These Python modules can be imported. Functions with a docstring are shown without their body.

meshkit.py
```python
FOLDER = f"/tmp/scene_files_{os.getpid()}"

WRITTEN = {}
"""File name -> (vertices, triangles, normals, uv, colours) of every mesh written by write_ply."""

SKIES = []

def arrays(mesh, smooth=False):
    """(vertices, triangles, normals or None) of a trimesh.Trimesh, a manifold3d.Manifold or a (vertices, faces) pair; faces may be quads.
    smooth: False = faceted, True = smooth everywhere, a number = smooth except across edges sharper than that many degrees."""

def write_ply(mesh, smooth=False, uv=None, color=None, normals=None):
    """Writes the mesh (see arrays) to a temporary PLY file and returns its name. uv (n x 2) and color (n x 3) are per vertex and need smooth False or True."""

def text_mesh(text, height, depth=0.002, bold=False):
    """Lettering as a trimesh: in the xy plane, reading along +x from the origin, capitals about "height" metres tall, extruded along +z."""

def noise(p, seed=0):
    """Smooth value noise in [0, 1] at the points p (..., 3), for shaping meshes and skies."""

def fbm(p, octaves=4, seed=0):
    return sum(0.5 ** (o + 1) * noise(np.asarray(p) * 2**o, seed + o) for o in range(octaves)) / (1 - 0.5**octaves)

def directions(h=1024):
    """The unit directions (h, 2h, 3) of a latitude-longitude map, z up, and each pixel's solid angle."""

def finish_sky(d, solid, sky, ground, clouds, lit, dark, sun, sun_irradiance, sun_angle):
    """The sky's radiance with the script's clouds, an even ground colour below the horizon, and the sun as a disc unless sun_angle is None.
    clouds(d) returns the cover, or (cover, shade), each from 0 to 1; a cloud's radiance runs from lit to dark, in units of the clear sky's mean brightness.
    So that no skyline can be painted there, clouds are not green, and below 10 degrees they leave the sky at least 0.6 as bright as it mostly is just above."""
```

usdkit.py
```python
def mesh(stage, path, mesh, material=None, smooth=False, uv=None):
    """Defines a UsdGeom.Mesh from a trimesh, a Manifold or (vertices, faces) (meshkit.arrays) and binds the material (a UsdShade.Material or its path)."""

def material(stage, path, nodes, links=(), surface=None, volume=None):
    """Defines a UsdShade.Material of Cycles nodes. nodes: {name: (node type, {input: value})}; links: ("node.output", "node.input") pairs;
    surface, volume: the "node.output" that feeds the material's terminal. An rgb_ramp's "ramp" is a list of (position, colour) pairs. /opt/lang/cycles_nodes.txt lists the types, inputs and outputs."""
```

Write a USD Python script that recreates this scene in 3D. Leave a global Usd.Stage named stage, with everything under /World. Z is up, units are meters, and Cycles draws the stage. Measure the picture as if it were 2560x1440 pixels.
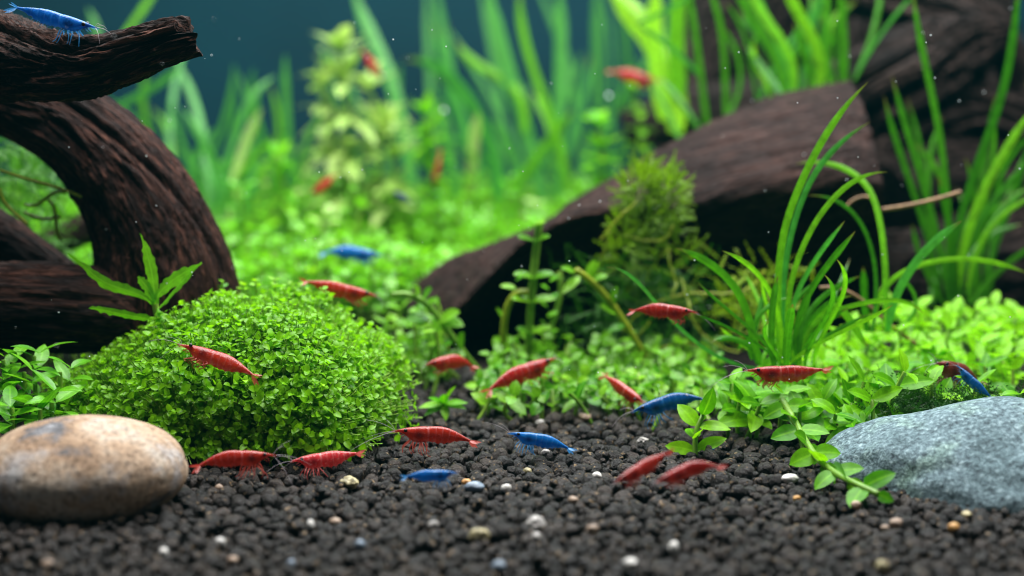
import math
import numpy as np, trimesh, usdkit, meshkit
from scipy.interpolate import CubicSpline, PchipInterpolator
from pxr import Usd, UsdGeom, UsdLux, UsdShade, Gf, Sdf, Vt

stage = Usd.Stage.CreateInMemory()
UsdGeom.SetStageUpAxis(stage, 'Z'); UsdGeom.SetStageMetersPerUnit(stage, 1.0)
UsdGeom.Xform.Define(stage, '/World'); UsdGeom.Scope.Define(stage, '/World/Looks')
rng = np.random.default_rng(11)

# ------------------------------------------------------------------ camera and light
EYE = np.array([0.0, 0.0, 0.105]); PITCH = math.radians(8.0); TX = 0.3
cam = UsdGeom.Camera.Define(stage, '/World/camera')
cam.AddTranslateOp().Set(Gf.Vec3d(*EYE)); cam.AddRotateXOp().Set(90 - math.degrees(PITCH))
cam.CreateFocalLengthAttr(60.0); cam.CreateHorizontalApertureAttr(36.0); cam.CreateVerticalApertureAttr(20.25)
cam.CreateFStopAttr(7.4); cam.CreateFocusDistanceAttr(0.437); cam.CreateClippingRangeAttr(Gf.Vec2f(0.01, 20.0))
cam.CreateExposureAttr(0.0)

def lamp(name, loc, w, h, power, color, rx=0.0):
    l = UsdLux.RectLight.Define(stage, '/World/' + name)
    l.AddTranslateOp().Set(Gf.Vec3d(*loc)); l.AddRotateXOp().Set(rx)
    l.CreateWidthAttr(w); l.CreateHeightAttr(h); l.CreateIntensityAttr(power); l.CreateColorAttr(Gf.Vec3f(*color))
    return l
lamp('aquarium_lamp', (0.04, 0.515, 0.40), 0.60, 0.27, 13.4, (1.0, 0.985, 0.96), rx=-3)
lamp('aquarium_lamp_rear', (0.0, 0.80, 0.42), 0.70, 0.16, 10.5, (0.86, 0.98, 1.0))
dome = UsdLux.DomeLight.Define(stage, '/World/room_light')
dome.CreateIntensityAttr(0.025); dome.CreateColorAttr(Gf.Vec3f(0.75, 0.9, 1.0))

FW = np.array([0, math.cos(PITCH), -math.sin(PITCH)]); UP = np.array([0, math.sin(PITCH), math.cos(PITCH)]); RT = np.array([1.0, 0, 0])
def ray(px, py): return FW + RT * ((px - 1280) / 1280 * TX) + UP * ((720 - py) / 1280 * TX)
def P(px, py, Y):                          # the point at depth Y that the photograph shows there
    d = ray(px, py); return EYE + d * (Y / d[1])
def S(Y): return 2 * TX * Y / 2560         # metres per photograph pixel at depth Y
def ground(x, y):
    x, y = np.asarray(x, float), np.asarray(y, float)
    return 0.05 * np.maximum(0, y - 0.50) + 0.0009 * np.sin(x * 47 + 1.0) * np.sin(y * 39)
def G(px, py):
    y = 0.45
    for _ in range(30):
        d = ray(px, py); t = (float(ground(EYE[0] + d[0] * y / d[1], y)) - EYE[2]) / d[2]; y = d[1] * t
    return EYE + d * t

# ------------------------------------------------------------------ objects, parts
used, ORG = {}, {}
def num(parent, name):
    n = used.get((parent, name), 0); used[(parent, name)] = n + 1
    return name if n == 0 else f'{name}_{n:03d}'
def keys(prim, label=None, cat=None, group=None, kind=None):
    for k, v in (('label', label), ('category', cat), ('group', group), ('kind', kind)):
        if v: prim.SetCustomDataByKey(k, v)
def thing(name, label, cat, loc=(0, 0, 0), group=None, kind=None):
    p = '/World/' + num('/World', name); x = UsdGeom.Xform.Define(stage, p); x.AddTranslateOp().Set(Gf.Vec3d(*map(float, loc)))
    ORG[p] = np.asarray(loc, float); keys(x.GetPrim(), label, cat, group, kind); return p
def obj(name, vf, mat, parent='/World', smooth=True, uv=None, pv=None, label=None, kind=None, cat=None, group=None):
    p = parent + '/' + num(parent, name); o = ORG.get(parent, np.zeros(3)); ORG[p] = o
    if hasattr(vf, 'vertices'): vf = (np.asarray(vf.vertices), np.asarray(vf.faces))
    m = usdkit.mesh(stage, p, (np.asarray(vf[0]) - o, vf[1]), '/World/Looks/' + mat, smooth=smooth, uv=uv)
    m.CreateDoubleSidedAttr(True)
    for k, a in (pv or {}).items():
        a = np.asarray(a, np.float32)
        if a.ndim == 1: UsdGeom.PrimvarsAPI(m).CreatePrimvar(k, Sdf.ValueTypeNames.FloatArray, 'vertex').Set(Vt.FloatArray.FromNumpy(a))
        else: UsdGeom.PrimvarsAPI(m).CreatePrimvar(k, Sdf.ValueTypeNames.Float3Array, 'vertex').Set(Vt.Vec3fArray.FromNumpy(a))
    keys(m.GetPrim(), label, cat, group, kind); return p

# ------------------------------------------------------------------ materials
def mat(name, nodes, links, surface=None, volume=None): usdkit.material(stage, '/World/Looks/' + name, nodes, links, surface, volume)
def leafmat(name, c1, c2, trans=0.4, rough=0.36, vein=0.35, spec=0.5, tcol=None, tip=0.0):
    rib = tuple(min(1, x * 1.4 + 0.015) for x in c2)
    tcol = tcol or tuple(min(1, x * 1.25) for x in c2)
    mat(name, {
        'oi': ('object_info', {}), 'ge': ('geometry', {}), 'ad': ('math', {'math_type': 'add'}), 'fr': ('math', {'math_type': 'fraction'}),
        'rp': ('rgb_ramp', {'ramp': [(0, c1), (0.6, tuple((a + b) / 2 for a, b in zip(c1, c2))), (1, c2)]}),
        'no': ('noise_texture', {'scale': 420.0, 'detail': 3.0}), 'nr': ('map_range', {'from_min': 0.3, 'from_max': 0.7, 'to_min': 0.72, 'to_max': 1.15}),
        'cv': ('mix_color', {'blend_type': 'multiply', 'fac': 1.0}), 'cc': ('combine_color', {}),
        'st': ('attribute', {'attribute': 'st'}), 'sx': ('separate_xyz', {}), 'c0': ('math', {'math_type': 'subtract', 'value2': 0.5}),
        'ab': ('math', {'math_type': 'absolute'}), 'vr': ('map_range', {'from_min': 0.03, 'from_max': 0.09, 'to_min': vein, 'to_max': 0.0, 'clamp': True}),
        'mx': ('mix_color', {'b': rib}),
        'bu': ('bump', {'strength': 0.25, 'distance': 0.0004}), 'tp': ('map_range', {'from_min': 0.90, 'from_max': 0.99, 'to_min': 0.0, 'to_max': tip, 'clamp': True}), 'mt': ('mix_color', {'b': (0.16, 0.10, 0.03)}),
        'pb': ('principled_bsdf', {'roughness': rough, 'specular_ior_level': spec}), 'tb': ('translucent_bsdf', {'color': tcol}),
        'tm': ('mix_color', {'blend_type': 'multiply', 'fac': 1.0, 'b': (1.25, 1.2, 0.8), 'use_clamp': False}),
        'mc': ('mix_closure', {'fac': trans})},
        [('oi.random', 'ad.value1'), ('ge.random_per_island', 'ad.value2'), ('ad.value', 'fr.value1'), ('fr.value', 'rp.fac'),
         ('ge.position', 'no.vector'), ('no.fac', 'nr.value'), ('nr.result', 'cc.r'), ('nr.result', 'cc.g'), ('nr.result', 'cc.b'),
         ('rp.color', 'cv.a'), ('cc.color', 'cv.b'), ('st.vector', 'sx.vector'), ('sx.x', 'c0.value1'), ('c0.value', 'ab.value1'), ('ab.value', 'vr.value'),
         ('vr.result', 'mx.fac'), ('cv.result', 'mx.a'), ('sx.y', 'tp.value'), ('tp.result', 'mt.fac'), ('mx.result', 'mt.a'), ('mt.result', 'pb.base_color'), ('no.fac', 'bu.height'), ('bu.normal', 'pb.normal'),
         ('mt.result', 'tm.a'), ('tm.result', 'tb.color'), ('pb.BSDF', 'mc.closure1'), ('tb.BSDF', 'mc.closure2')], 'mc.closure')
leafmat('mound_leaf', (0.07, 0.31, 0.003), (0.36, 0.74, 0.010), trans=0.45, vein=0.0, rough=0.34, spec=0.26)
leafmat('carpet_leaf', (0.06, 0.30, 0.002), (0.24, 0.60, 0.004), trans=0.40, vein=0.28, spec=0.22)
leafmat('mid_leaf', (0.05, 0.24, 0.006), (0.25, 0.56, 0.02), trans=0.42, vein=0.2, rough=0.32, spec=0.28)
leafmat('lance_leaf', (0.09, 0.38, 0.008), (0.20, 0.58, 0.012), trans=0.38, vein=0.3)
leafmat('dark_moss', (0.018, 0.09, 0.003), (0.06, 0.21, 0.006), trans=0.3, vein=0.0, rough=0.5)
leafmat('broad_leaf', (0.13, 0.46, 0.008), (0.20, 0.58, 0.015), trans=0.35, vein=0.5)
leafmat('grass_bright', (0.11, 0.42, 0.006), (0.20, 0.56, 0.01), trans=0.38, vein=0.25, rough=0.42, spec=0.35, tip=0.8)
leafmat('grass_mid', (0.028, 0.19, 0.003), (0.075, 0.34, 0.006), trans=0.35, vein=0.2, rough=0.42, spec=0.35, tip=0.8)
leafmat('grass_teal', (0.05, 0.31, 0.035), (0.09, 0.42, 0.055), trans=0.3, vein=0.15, rough=0.42, spec=0.35, tip=0.8)
leafmat('far_blade', (0.07, 0.34, 0.045), (0.12, 0.45, 0.09), trans=0.4, vein=0.0, rough=0.4)
leafmat('far_leaf', (0.12, 0.46, 0.010), (0.30, 0.70, 0.02), trans=0.42, vein=0.0, rough=0.30)
leafmat('pale_leaf', (0.30, 0.52, 0.09), (0.55, 0.72, 0.24), trans=0.35, vein=0.0, rough=0.4)
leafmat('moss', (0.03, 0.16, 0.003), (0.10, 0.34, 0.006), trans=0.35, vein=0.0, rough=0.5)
leafmat('olive_moss', (0.12, 0.28, 0.004), (0.32, 0.52, 0.010), trans=0.35, vein=0.0, rough=0.5)
leafmat('stem', (0.16, 0.36, 0.03), (0.30, 0.50, 0.06), trans=0.2, vein=0.0, rough=0.4)
leafmat('yellow_stem', (0.26, 0.36, 0.02), (0.36, 0.44, 0.03), trans=0.2, vein=0.0, rough=0.4)
mat('twig', {'no': ('noise_texture', {'scale': 300.0, 'detail': 4.0}), 'ge': ('geometry', {}), 'rp': ('rgb_ramp', {'ramp': [(0.3, (0.10, 0.05, 0.02)), (0.7, (0.30, 0.17, 0.07))]}), 'pb': ('principled_bsdf', {'roughness': 0.6})},
    [('ge.position', 'no.vector'), ('no.fac', 'rp.fac'), ('rp.color', 'pb.base_color')], 'pb.BSDF')

def woodmat(name, dark, mid, pale, pal=0.62):
    mat(name, {
        'at': ('attribute', {'attribute': 'grain'}), 'm1': ('mapping', {'scale': (70, 750, 750)}), 'n1': ('noise_texture', {'scale': 1.0, 'detail': 7.0, 'roughness': 0.68, 'distortion': 1.1}),
        'm2': ('mapping', {'scale': (35, 120, 120)}), 'n2': ('noise_texture', {'scale': 1.0, 'detail': 5.0, 'roughness': 0.6}),
        'm3': ('mapping', {'scale': (160, 2600, 2600)}), 'n3': ('noise_texture', {'scale': 1.0, 'detail': 3.0}),
        'r1': ('rgb_ramp', {'ramp': [(0.30, dark), (0.50, mid), (0.72, pale)]}),
        'r2': ('rgb_ramp', {'ramp': [(0.32, (0.35, 0.33, 0.33)), (pal, (1, 1, 1)), (0.8, (1.6, 1.5, 1.45))]}),
        'mu': ('mix_color', {'blend_type': 'multiply', 'fac': 1.0, 'use_clamp': False}),
        'ha': ('math', {'math_type': 'multiply_add', 'value2': 0.6}), 
        'bu': ('bump', {'strength': 1.0, 'distance': 0.0018}), 'pb': ('principled_bsdf', {'roughness': 0.58, 'specular_ior_level': 0.10})},
        [('at.vector', 'm1.vector'), ('m1.vector', 'n1.vector'), ('at.vector', 'm2.vector'), ('m2.vector', 'n2.vector'), ('at.vector', 'm3.vector'), ('m3.vector', 'n3.vector'),
         ('n1.fac', 'r1.fac'), ('n2.fac', 'r2.fac'), ('r1.color', 'mu.a'), ('r2.color', 'mu.b'), ('mu.result', 'pb.base_color'),
         ('n3.fac', 'ha.value1'), ('n1.fac', 'ha.value3'), ('ha.value', 'bu.height'), ('bu.normal', 'pb.normal')], 'pb.BSDF')
woodmat('left_wood', (0.003, 0.0013, 0.0010), (0.028, 0.0098, 0.0066), (0.21, 0.085, 0.056))
woodmat('log_wood', (0.006, 0.0028, 0.0022), (0.034, 0.0165, 0.0135), (0.13, 0.070, 0.058))
woodmat('rear_wood', (0.002, 0.0011, 0.0009), (0.014, 0.0082, 0.0065), (0.18, 0.125, 0.11))

mat('soil', {'ge': ('geometry', {}), 'no': ('noise_texture', {'scale': 500.0, 'detail': 4.0}), 'rp': ('rgb_ramp', {'ramp': [(0.3, (0.008, 0.007, 0.006)), (0.7, (0.025, 0.02, 0.018))]}), 'bu': ('bump', {'strength': 1.0, 'distance': 0.002}), 'pb': ('principled_bsdf', {'roughness': 0.8, 'specular_ior_level': 0.1})},
    [('ge.position', 'no.vector'), ('no.fac', 'rp.fac'), ('rp.color', 'pb.base_color'), ('no.fac', 'bu.height'), ('bu.normal', 'pb.normal')], 'pb.BSDF')
mat('grain', {'ge': ('geometry', {}), 'oi': ('object_info', {}), 'no': ('noise_texture', {'scale': 1500.0, 'detail': 5.0, 'roughness': 0.65}), 'nl': ('noise_texture', {'scale': 420.0, 'detail': 2.0}),
              'ad': ('math', {'math_type': 'multiply_add', 'value2': 0.5}), 'hf': ('math', {'math_type': 'multiply', 'value2': 0.5}), 'tm': ('tex' if False else 'rgb_ramp', {'ramp': [(0.25, (0.006, 0.0042, 0.0036)), (0.55, (0.0145, 0.0105, 0.0093)), (0.8, (0.045, 0.031, 0.024))]}),
              'fl': ('noise_texture', {'scale': 800.0, 'detail': 1.0}), 'fr': ('map_range', {'from_min': 0.66, 'from_max': 0.72, 'to_min': 0.0, 'to_max': 0.8, 'clamp': True}), 'mx': ('mix_color', {'b': (0.26, 0.17, 0.08)}),
              'bu': ('bump', {'strength': 1.0, 'distance': 0.0008}), 'pb': ('principled_bsdf', {'roughness': 0.36, 'specular_ior_level': 0.30})},
    [('ge.position', 'no.vector'), ('ge.position', 'nl.vector'), ('ge.position', 'fl.vector'), ('oi.random', 'hf.value1'), ('no.fac', 'ad.value1'), ('hf.value', 'ad.value3'), ('ad.value', 'tm.fac'), ('fl.fac', 'fr.value'), ('fr.result', 'mx.fac'),
     ('tm.color', 'mx.a'), ('mx.result', 'pb.base_color'), ('no.fac', 'bu.height'), ('bu.normal', 'pb.normal')], 'pb.BSDF')
mat('back_wall', {'ge': ('geometry', {}), 'no': ('noise_texture', {'scale': 9.0, 'detail': 3.0}), 'rp': ('rgb_ramp', {'ramp': [(0.3, (0.0002, 0.022, 0.034)), (0.7, (0.0004, 0.034, 0.050))]}), 'pb': ('principled_bsdf', {'roughness': 0.7, 'specular_ior_level': 0.2})},
    [('ge.position', 'no.vector'), ('no.fac', 'rp.fac'), ('rp.color', 'pb.base_color')], 'pb.BSDF')
def pebblemat(name, a, b, scale=500.0, rough=0.5):
    mat(name, {'ge': ('geometry', {}), 'no': ('noise_texture', {'scale': scale, 'detail': 5.0}), 'rp': ('rgb_ramp', {'ramp': [(0.35, a), (0.65, b)]}), 'bu': ('bump', {'strength': 0.4, 'distance': 0.0005}), 'pb': ('principled_bsdf', {'roughness': rough})},
        [('ge.position', 'no.vector'), ('no.fac', 'rp.fac'), ('rp.color', 'pb.base_color'), ('no.fac', 'bu.height'), ('bu.normal', 'pb.normal')], 'pb.BSDF')
pebblemat('white_pebble', (0.45, 0.44, 0.42), (0.72, 0.70, 0.66))
pebblemat('tan_pebble', (0.22, 0.15, 0.10), (0.42, 0.30, 0.22))
pebblemat('blue_pebble', (0.14, 0.19, 0.25), (0.24, 0.30, 0.38))
pebblemat('orange_pebble', (0.40, 0.18, 0.04), (0.60, 0.36, 0.10))
pebblemat('cream_pebble', (0.12, 0.10, 0.04), (0.55, 0.48, 0.26), scale=900)
pebblemat('grey_pebble', (0.16, 0.15, 0.14), (0.38, 0.36, 0.34))
mat('river_stone', {
    'ge': ('geometry', {}), 'n1': ('noise_texture', {'scale': 75.0, 'detail': 6.0, 'roughness': 0.6}), 'n2': ('noise_texture', {'scale': 900.0, 'detail': 5.0, 'roughness': 0.7}), 'n3': ('noise_texture', {'scale': 85.0, 'detail': 5.0, 'roughness': 0.65}),
    'r1': ('rgb_ramp', {'ramp': [(0.33, (0.11, 0.11, 0.12)), (0.43, (0.30, 0.20, 0.13)), (0.53, (0.40, 0.29, 0.205)), (0.64, (0.44, 0.375, 0.31)), (0.74, (0.42, 0.25, 0.15))]}),
    'r2': ('rgb_ramp', {'ramp': [(0.34, (0.40, 0.38, 0.36)), (0.47, (1, 1, 1)), (0.66, (1.35, 1.33, 1.3))]}), 'mu': ('mix_color', {'blend_type': 'multiply', 'fac': 1.0, 'use_clamp': False}),
    'r3': ('map_range', {'from_min': 0.52, 'from_max': 0.68, 'to_min': 0.0, 'to_max': 0.7, 'clamp': True}), 'm3': ('mix_color', {'b': (0.42, 0.43, 0.46)}),
    'bu': ('bump', {'strength': 0.6, 'distance': 0.0008}), 'pb': ('principled_bsdf', {'roughness': 0.7, 'specular_ior_level': 0.15})},
    [('ge.position', 'n1.vector'), ('ge.position', 'n2.vector'), ('ge.position', 'n3.vector'), ('n1.fac', 'r1.fac'), ('n2.fac', 'r2.fac'), ('n3.fac', 'r3.value'), ('r3.result', 'm3.fac'), ('r1.color', 'm3.a'), ('m3.result', 'mu.a'), ('r2.color', 'mu.b'),
     ('mu.result', 'pb.base_color'), ('n2.fac', 'bu.height'), ('bu.normal', 'pb.normal')], 'pb.BSDF')
mat('granite', {
    'ge': ('geometry', {}), 'n1': ('noise_texture', {'scale': 760.0, 'detail': 6.0, 'roughness': 0.7, 'distortion': 0.2}), 'n2': ('noise_texture', {'scale': 60.0, 'detail': 4.0}), 'n3': ('noise_texture', {'scale': 1600.0, 'detail': 2.0}),
    'r1': ('rgb_ramp', {'ramp': [(0.36, (0.035, 0.055, 0.07)), (0.45, (0.105, 0.16, 0.185)), (0.56, (0.185, 0.275, 0.31)), (0.66, (0.40, 0.52, 0.57))]}),
    'r2': ('rgb_ramp', {'ramp': [(0.36, (0.62, 0.66, 0.66)), (0.52, (1, 1, 1)), (0.68, (1.02, 1.1, 0.84))]}), 'mu': ('mix_color', {'blend_type': 'multiply', 'fac': 1.0, 'use_clamp': False}),
    'ha': ('math', {'math_type': 'multiply_add', 'value2': 0.5}), 'bu': ('bump', {'strength': 0.8, 'distance': 0.0012}), 'pb': ('principled_bsdf', {'roughness': 0.65, 'specular_ior_level': 0.2})},
    [('ge.position', 'n1.vector'), ('ge.position', 'n2.vector'), ('ge.position', 'n3.vector'), ('n1.fac', 'r1.fac'), ('n2.fac', 'r2.fac'), ('r1.color', 'mu.a'), ('r2.color', 'mu.b'), ('mu.result', 'pb.base_color'),
     ('n3.fac', 'ha.value1'), ('n1.fac', 'ha.value3'), ('ha.value', 'bu.height'), ('bu.normal', 'pb.normal')], 'pb.BSDF')

def shrimpmat(name, dark, main, belly, edge, thin, mottle=0.25, rad=(1.0, 0.35, 0.25)):
    mat(name, {
        'ge': ('geometry', {}), 'no': ('noise_texture', {'scale': 700.0, 'detail': 4.0, 'roughness': 0.6}), 'n2': ('noise_texture', {'scale': 1500.0, 'detail': 4.0, 'roughness': 0.65}),
        'ta': ('attribute', {'attribute': 'thin'}), 'ea': ('attribute', {'attribute': 'edge'}), 'ba': ('attribute', {'attribute': 'belly'}), 'oa': ('attribute', {'attribute': 'organ'}), 'mo': ('mix_color', {'b': tuple(c * .35 for c in dark)}), 'bu': ('bump', {'strength': 0.35, 'distance': 0.0003}),
        'r1': ('rgb_ramp', {'ramp': [(0.36, dark), (0.50, main), (0.68, tuple(min(1, c * 1.35 + .02) for c in main))]}), 'mb': ('mix_color', {'b': belly}), 'me': ('mix_color', {'b': edge}),
        'nm': ('map_range', {'from_min': 0.56, 'from_max': 0.74, 'to_min': 0.0, 'to_max': mottle, 'clamp': True}), 'mm': ('mix_color', {'b': edge}), 'mt': ('mix_color', {'b': thin}),
        'tf': ('math', {'math_type': 'multiply_add', 'value2': 0.6}), 'pt': ('map_range', {'from_min': 0.5, 'from_max': 0.75, 'to_min': 0.0, 'to_max': 0.48, 'clamp': True}), 'oi': ('object_info', {}), 'ow': ('math', {'math_type': 'multiply', 'value2': 0.45}), 'mv': ('mix_color', {'b': belly}),
        'pb': ('principled_bsdf', {'roughness': 0.22, 'specular_ior_level': 0.55, 'subsurface_weight': 0.0}),
        'tb': ('translucent_bsdf', {}), 'm1': ('mix_closure', {'fac': 0.34}), 'tr': ('transparent_bsdf', {}), 'm2': ('mix_closure', {})},
        [('ge.position', 'no.vector'), ('ge.position', 'n2.vector'), ('no.fac', 'r1.fac'), ('ba.fac', 'mb.fac'), ('ea.fac', 'me.fac'), ('mb.result', 'mo.a'), ('oa.fac', 'mo.fac'), ('mo.result', 'me.a'), ('n2.fac', 'bu.height'), ('bu.normal', 'pb.normal'),
         ('n2.fac', 'nm.value'), ('nm.result', 'mm.fac'), ('me.result', 'mm.a'), ('ta.fac', 'mt.fac'), ('mm.result', 'mt.a'), ('mt.result', 'pb.base_color'), ('mt.result', 'tb.color'),
         ('ta.fac', 'tf.value1'), ('no.fac', 'pt.value'), ('pt.result', 'tf.value3'), ('oi.random', 'ow.value1'), ('ow.value', 'mv.fac'), ('r1.color', 'mv.a'), ('mv.result', 'mb.a'), ('pb.BSDF', 'm1.closure1'), ('tb.BSDF', 'm1.closure2'), ('tf.value', 'm2.fac'), ('m1.closure', 'm2.closure1'), ('tr.BSDF', 'm2.closure2')], 'm2.closure')
shrimpmat('red_shrimp', (0.20, 0.004, 0.008), (0.40, 0.007, 0.009), (0.56, 0.045, 0.007), (0.70, 0.24, 0.24), (0.55, 0.12, 0.10), mottle=0.42)
shrimpmat('red_shrimp_speckled', (0.50, 0.012, 0.03), (0.72, 0.03, 0.05), (0.75, 0.06, 0.06), (0.85, 0.5, 0.46), (0.66, 0.22, 0.2), mottle=0.8)
shrimpmat('brown_shrimp', (0.09, 0.012, 0.012), (0.20, 0.03, 0.025), (0.24, 0.06, 0.03), (0.38, 0.2, 0.18), (0.28, 0.14, 0.10))
shrimpmat('blue_shrimp', (0.002, 0.025, 0.11), (0.002, 0.07, 0.28), (0.003, 0.15, 0.40), (0.06, 0.25, 0.52), (0.03, 0.22, 0.42), mottle=0.12, rad=(.15, .45, 1.0))
shrimpmat('light_blue_shrimp', (0.003, 0.06, 0.30), (0.003, 0.13, 0.52), (0.006, 0.25, 0.62), (0.12, 0.36, 0.68), (0.08, 0.34, 0.6), mottle=0.15, rad=(.15, .45, 1.0))
shrimpmat('dark_blue_shrimp', (0.01, 0.02, 0.06), (0.02, 0.05, 0.14), (0.02, 0.06, 0.16), (0.1, 0.16, 0.25), (0.06, 0.12, 0.2))
mat('eye', {'pb': ('principled_bsdf', {'base_color': (0.006, 0.005, 0.008), 'roughness': 0.12})}, [], 'pb.BSDF')
mat('antenna', {'pb': ('principled_bsdf', {'base_color': (0.42, 0.36, 0.40), 'roughness': 0.4, 'alpha': 0.75})}, [], 'pb.BSDF')
mat('bubble', {'pb': ('principled_bsdf', {'base_color': (0.8, 0.9, 0.95), 'roughness': 0.1})}, [], 'pb.BSDF')

# ------------------------------------------------------------------ mesh helpers
unit = lambda a: a / (np.linalg.norm(a, axis=-1, keepdims=True) + 1e-12)
def spline(pts, n):
    pts = np.asarray(pts, float); d = np.r_[0, np.cumsum(np.linalg.norm(np.diff(pts, axis=0), axis=1))]
    if len(pts) == 2: return pts[0] + (pts[1] - pts[0]) * np.linspace(0, 1, n)[:, None]
    return CubicSpline(d / d[-1], pts)(np.linspace(0, 1, n))
def grid_faces(nu, nv, closed=False):
    i, j = np.meshgrid(np.arange(nu - 1), np.arange(nv if closed else nv - 1), indexing='ij'); k = (j + 1) % nv
    q = np.stack([i * nv + j, i * nv + k, (i + 1) * nv + k, (i + 1) * nv + j], -1).reshape(-1, 4)
    return np.vstack([q[:, [0, 1, 2]], q[:, [0, 2, 3]]])
def tube(pts, rad, sides=6):
    p = np.asarray(pts, float); r = np.broadcast_to(np.asarray(rad, float), (len(p),)); t = unit(np.gradient(p, axis=0))
    a = unit(np.cross(t, np.where(np.abs(t[:, 1:2]) < 0.95, [[0, 1.0, 0]], [[1.0, 0, 0]]))); b = np.cross(t, a); th = np.arange(sides) * 2 * np.pi / sides
    v = (p[:, None] + r[:, None, None] * (np.cos(th)[None, :, None] * a[:, None] + np.sin(th)[None, :, None] * b[:, None])).reshape(-1, 3)
    f = grid_faces(len(p), sides, True); n = len(v); v = np.vstack([v, p[:1], p[-1:]]); j = np.arange(sides); k = (j + 1) % sides
    return v, np.vstack([f, np.stack([k, j, np.full(sides, n)], 1), np.stack([(len(p) - 1) * sides + j, (len(p) - 1) * sides + k, np.full(sides, n + 1)], 1)])
def join(parts):
    V, F, n = [], [], 0
    for v, f in parts: V.append(v); F.append(np.asarray(f) + n); n += len(v)
    return np.vstack(V), np.vstack(F)
PROF = {'round': lambda u: np.sin(np.pi * np.clip(u, 0, 1) ** 0.75) ** 0.62, 'oval': lambda u: np.sin(np.pi * np.clip(u, 0, 1) ** 0.85) ** 0.75,
        'lance': lambda u: np.sin(np.pi * u ** 0.8) ** 0.95 * 0.97 + 0.03, 'strap': lambda u: np.minimum(1, np.minimum((1 - u) / 0.18 + 0.03, 0.55 + u * 3)) ** 0.8,
        'frond': lambda u: 1 - 0.8 * u}
def leaves(B, D, N, L, W, curl=0.3, fold=0.15, prof='round', nl=5, nw=3, wave=0.0):
    B = np.atleast_2d(B); n = len(B); D = unit(np.broadcast_to(D, (n, 3))); N = np.broadcast_to(N, (n, 3)); N = unit(N - D * (N * D).sum(1, keepdims=True)); Sd = np.cross(N, D)
    L, W, curl, fold, wave = (np.broadcast_to(np.asarray(a, float), (n,))[:, None] for a in (L, W, curl, fold, wave))
    u = np.linspace(0, 1, nl + 1); v = np.linspace(-1, 1, nw); th = curl * u[None]; du = 1 / nl
    c, s = np.cos(th), np.sin(th)
    x = np.c_[np.zeros(n), np.cumsum((c[:, 1:] + c[:, :-1]) / 2, 1) * du] * L; z = -np.c_[np.zeros(n), np.cumsum((s[:, 1:] + s[:, :-1]) / 2, 1) * du] * L
    w = PROF[prof](u)[None] * W / 2
    ph = rng.random((n, 1, 1)) * 6.28
    zz = z[:, :, None] + (fold[:, :, None] * w[:, :, None]) * np.abs(v)[None, None] + wave[:, :, None] * np.sin(u[None, :, None] * 14 + ph + (v > 0)[None, None] * 2) * np.abs(v)[None, None] * w[:, :, None]
    V = B[:, None, None] + D[:, None, None] * x[:, :, None, None] + N[:, None, None] * zz[..., None] + Sd[:, None, None] * (w[:, :, None] * v[None, None])[..., None]
    uv = np.stack(np.meshgrid(u, (v + 1) / 2, indexing='ij')[::-1], -1).reshape(-1, 2)
    return V.reshape(n, -1, 3), grid_faces(nl + 1, nw), uv
def merged(V, F, UV):
    n, k = V.shape[:2]; return (V.reshape(-1, 3), (F[None] + (np.arange(n) * k)[:, None, None]).reshape(-1, 3)), np.tile(UV, (n, 1))
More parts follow.
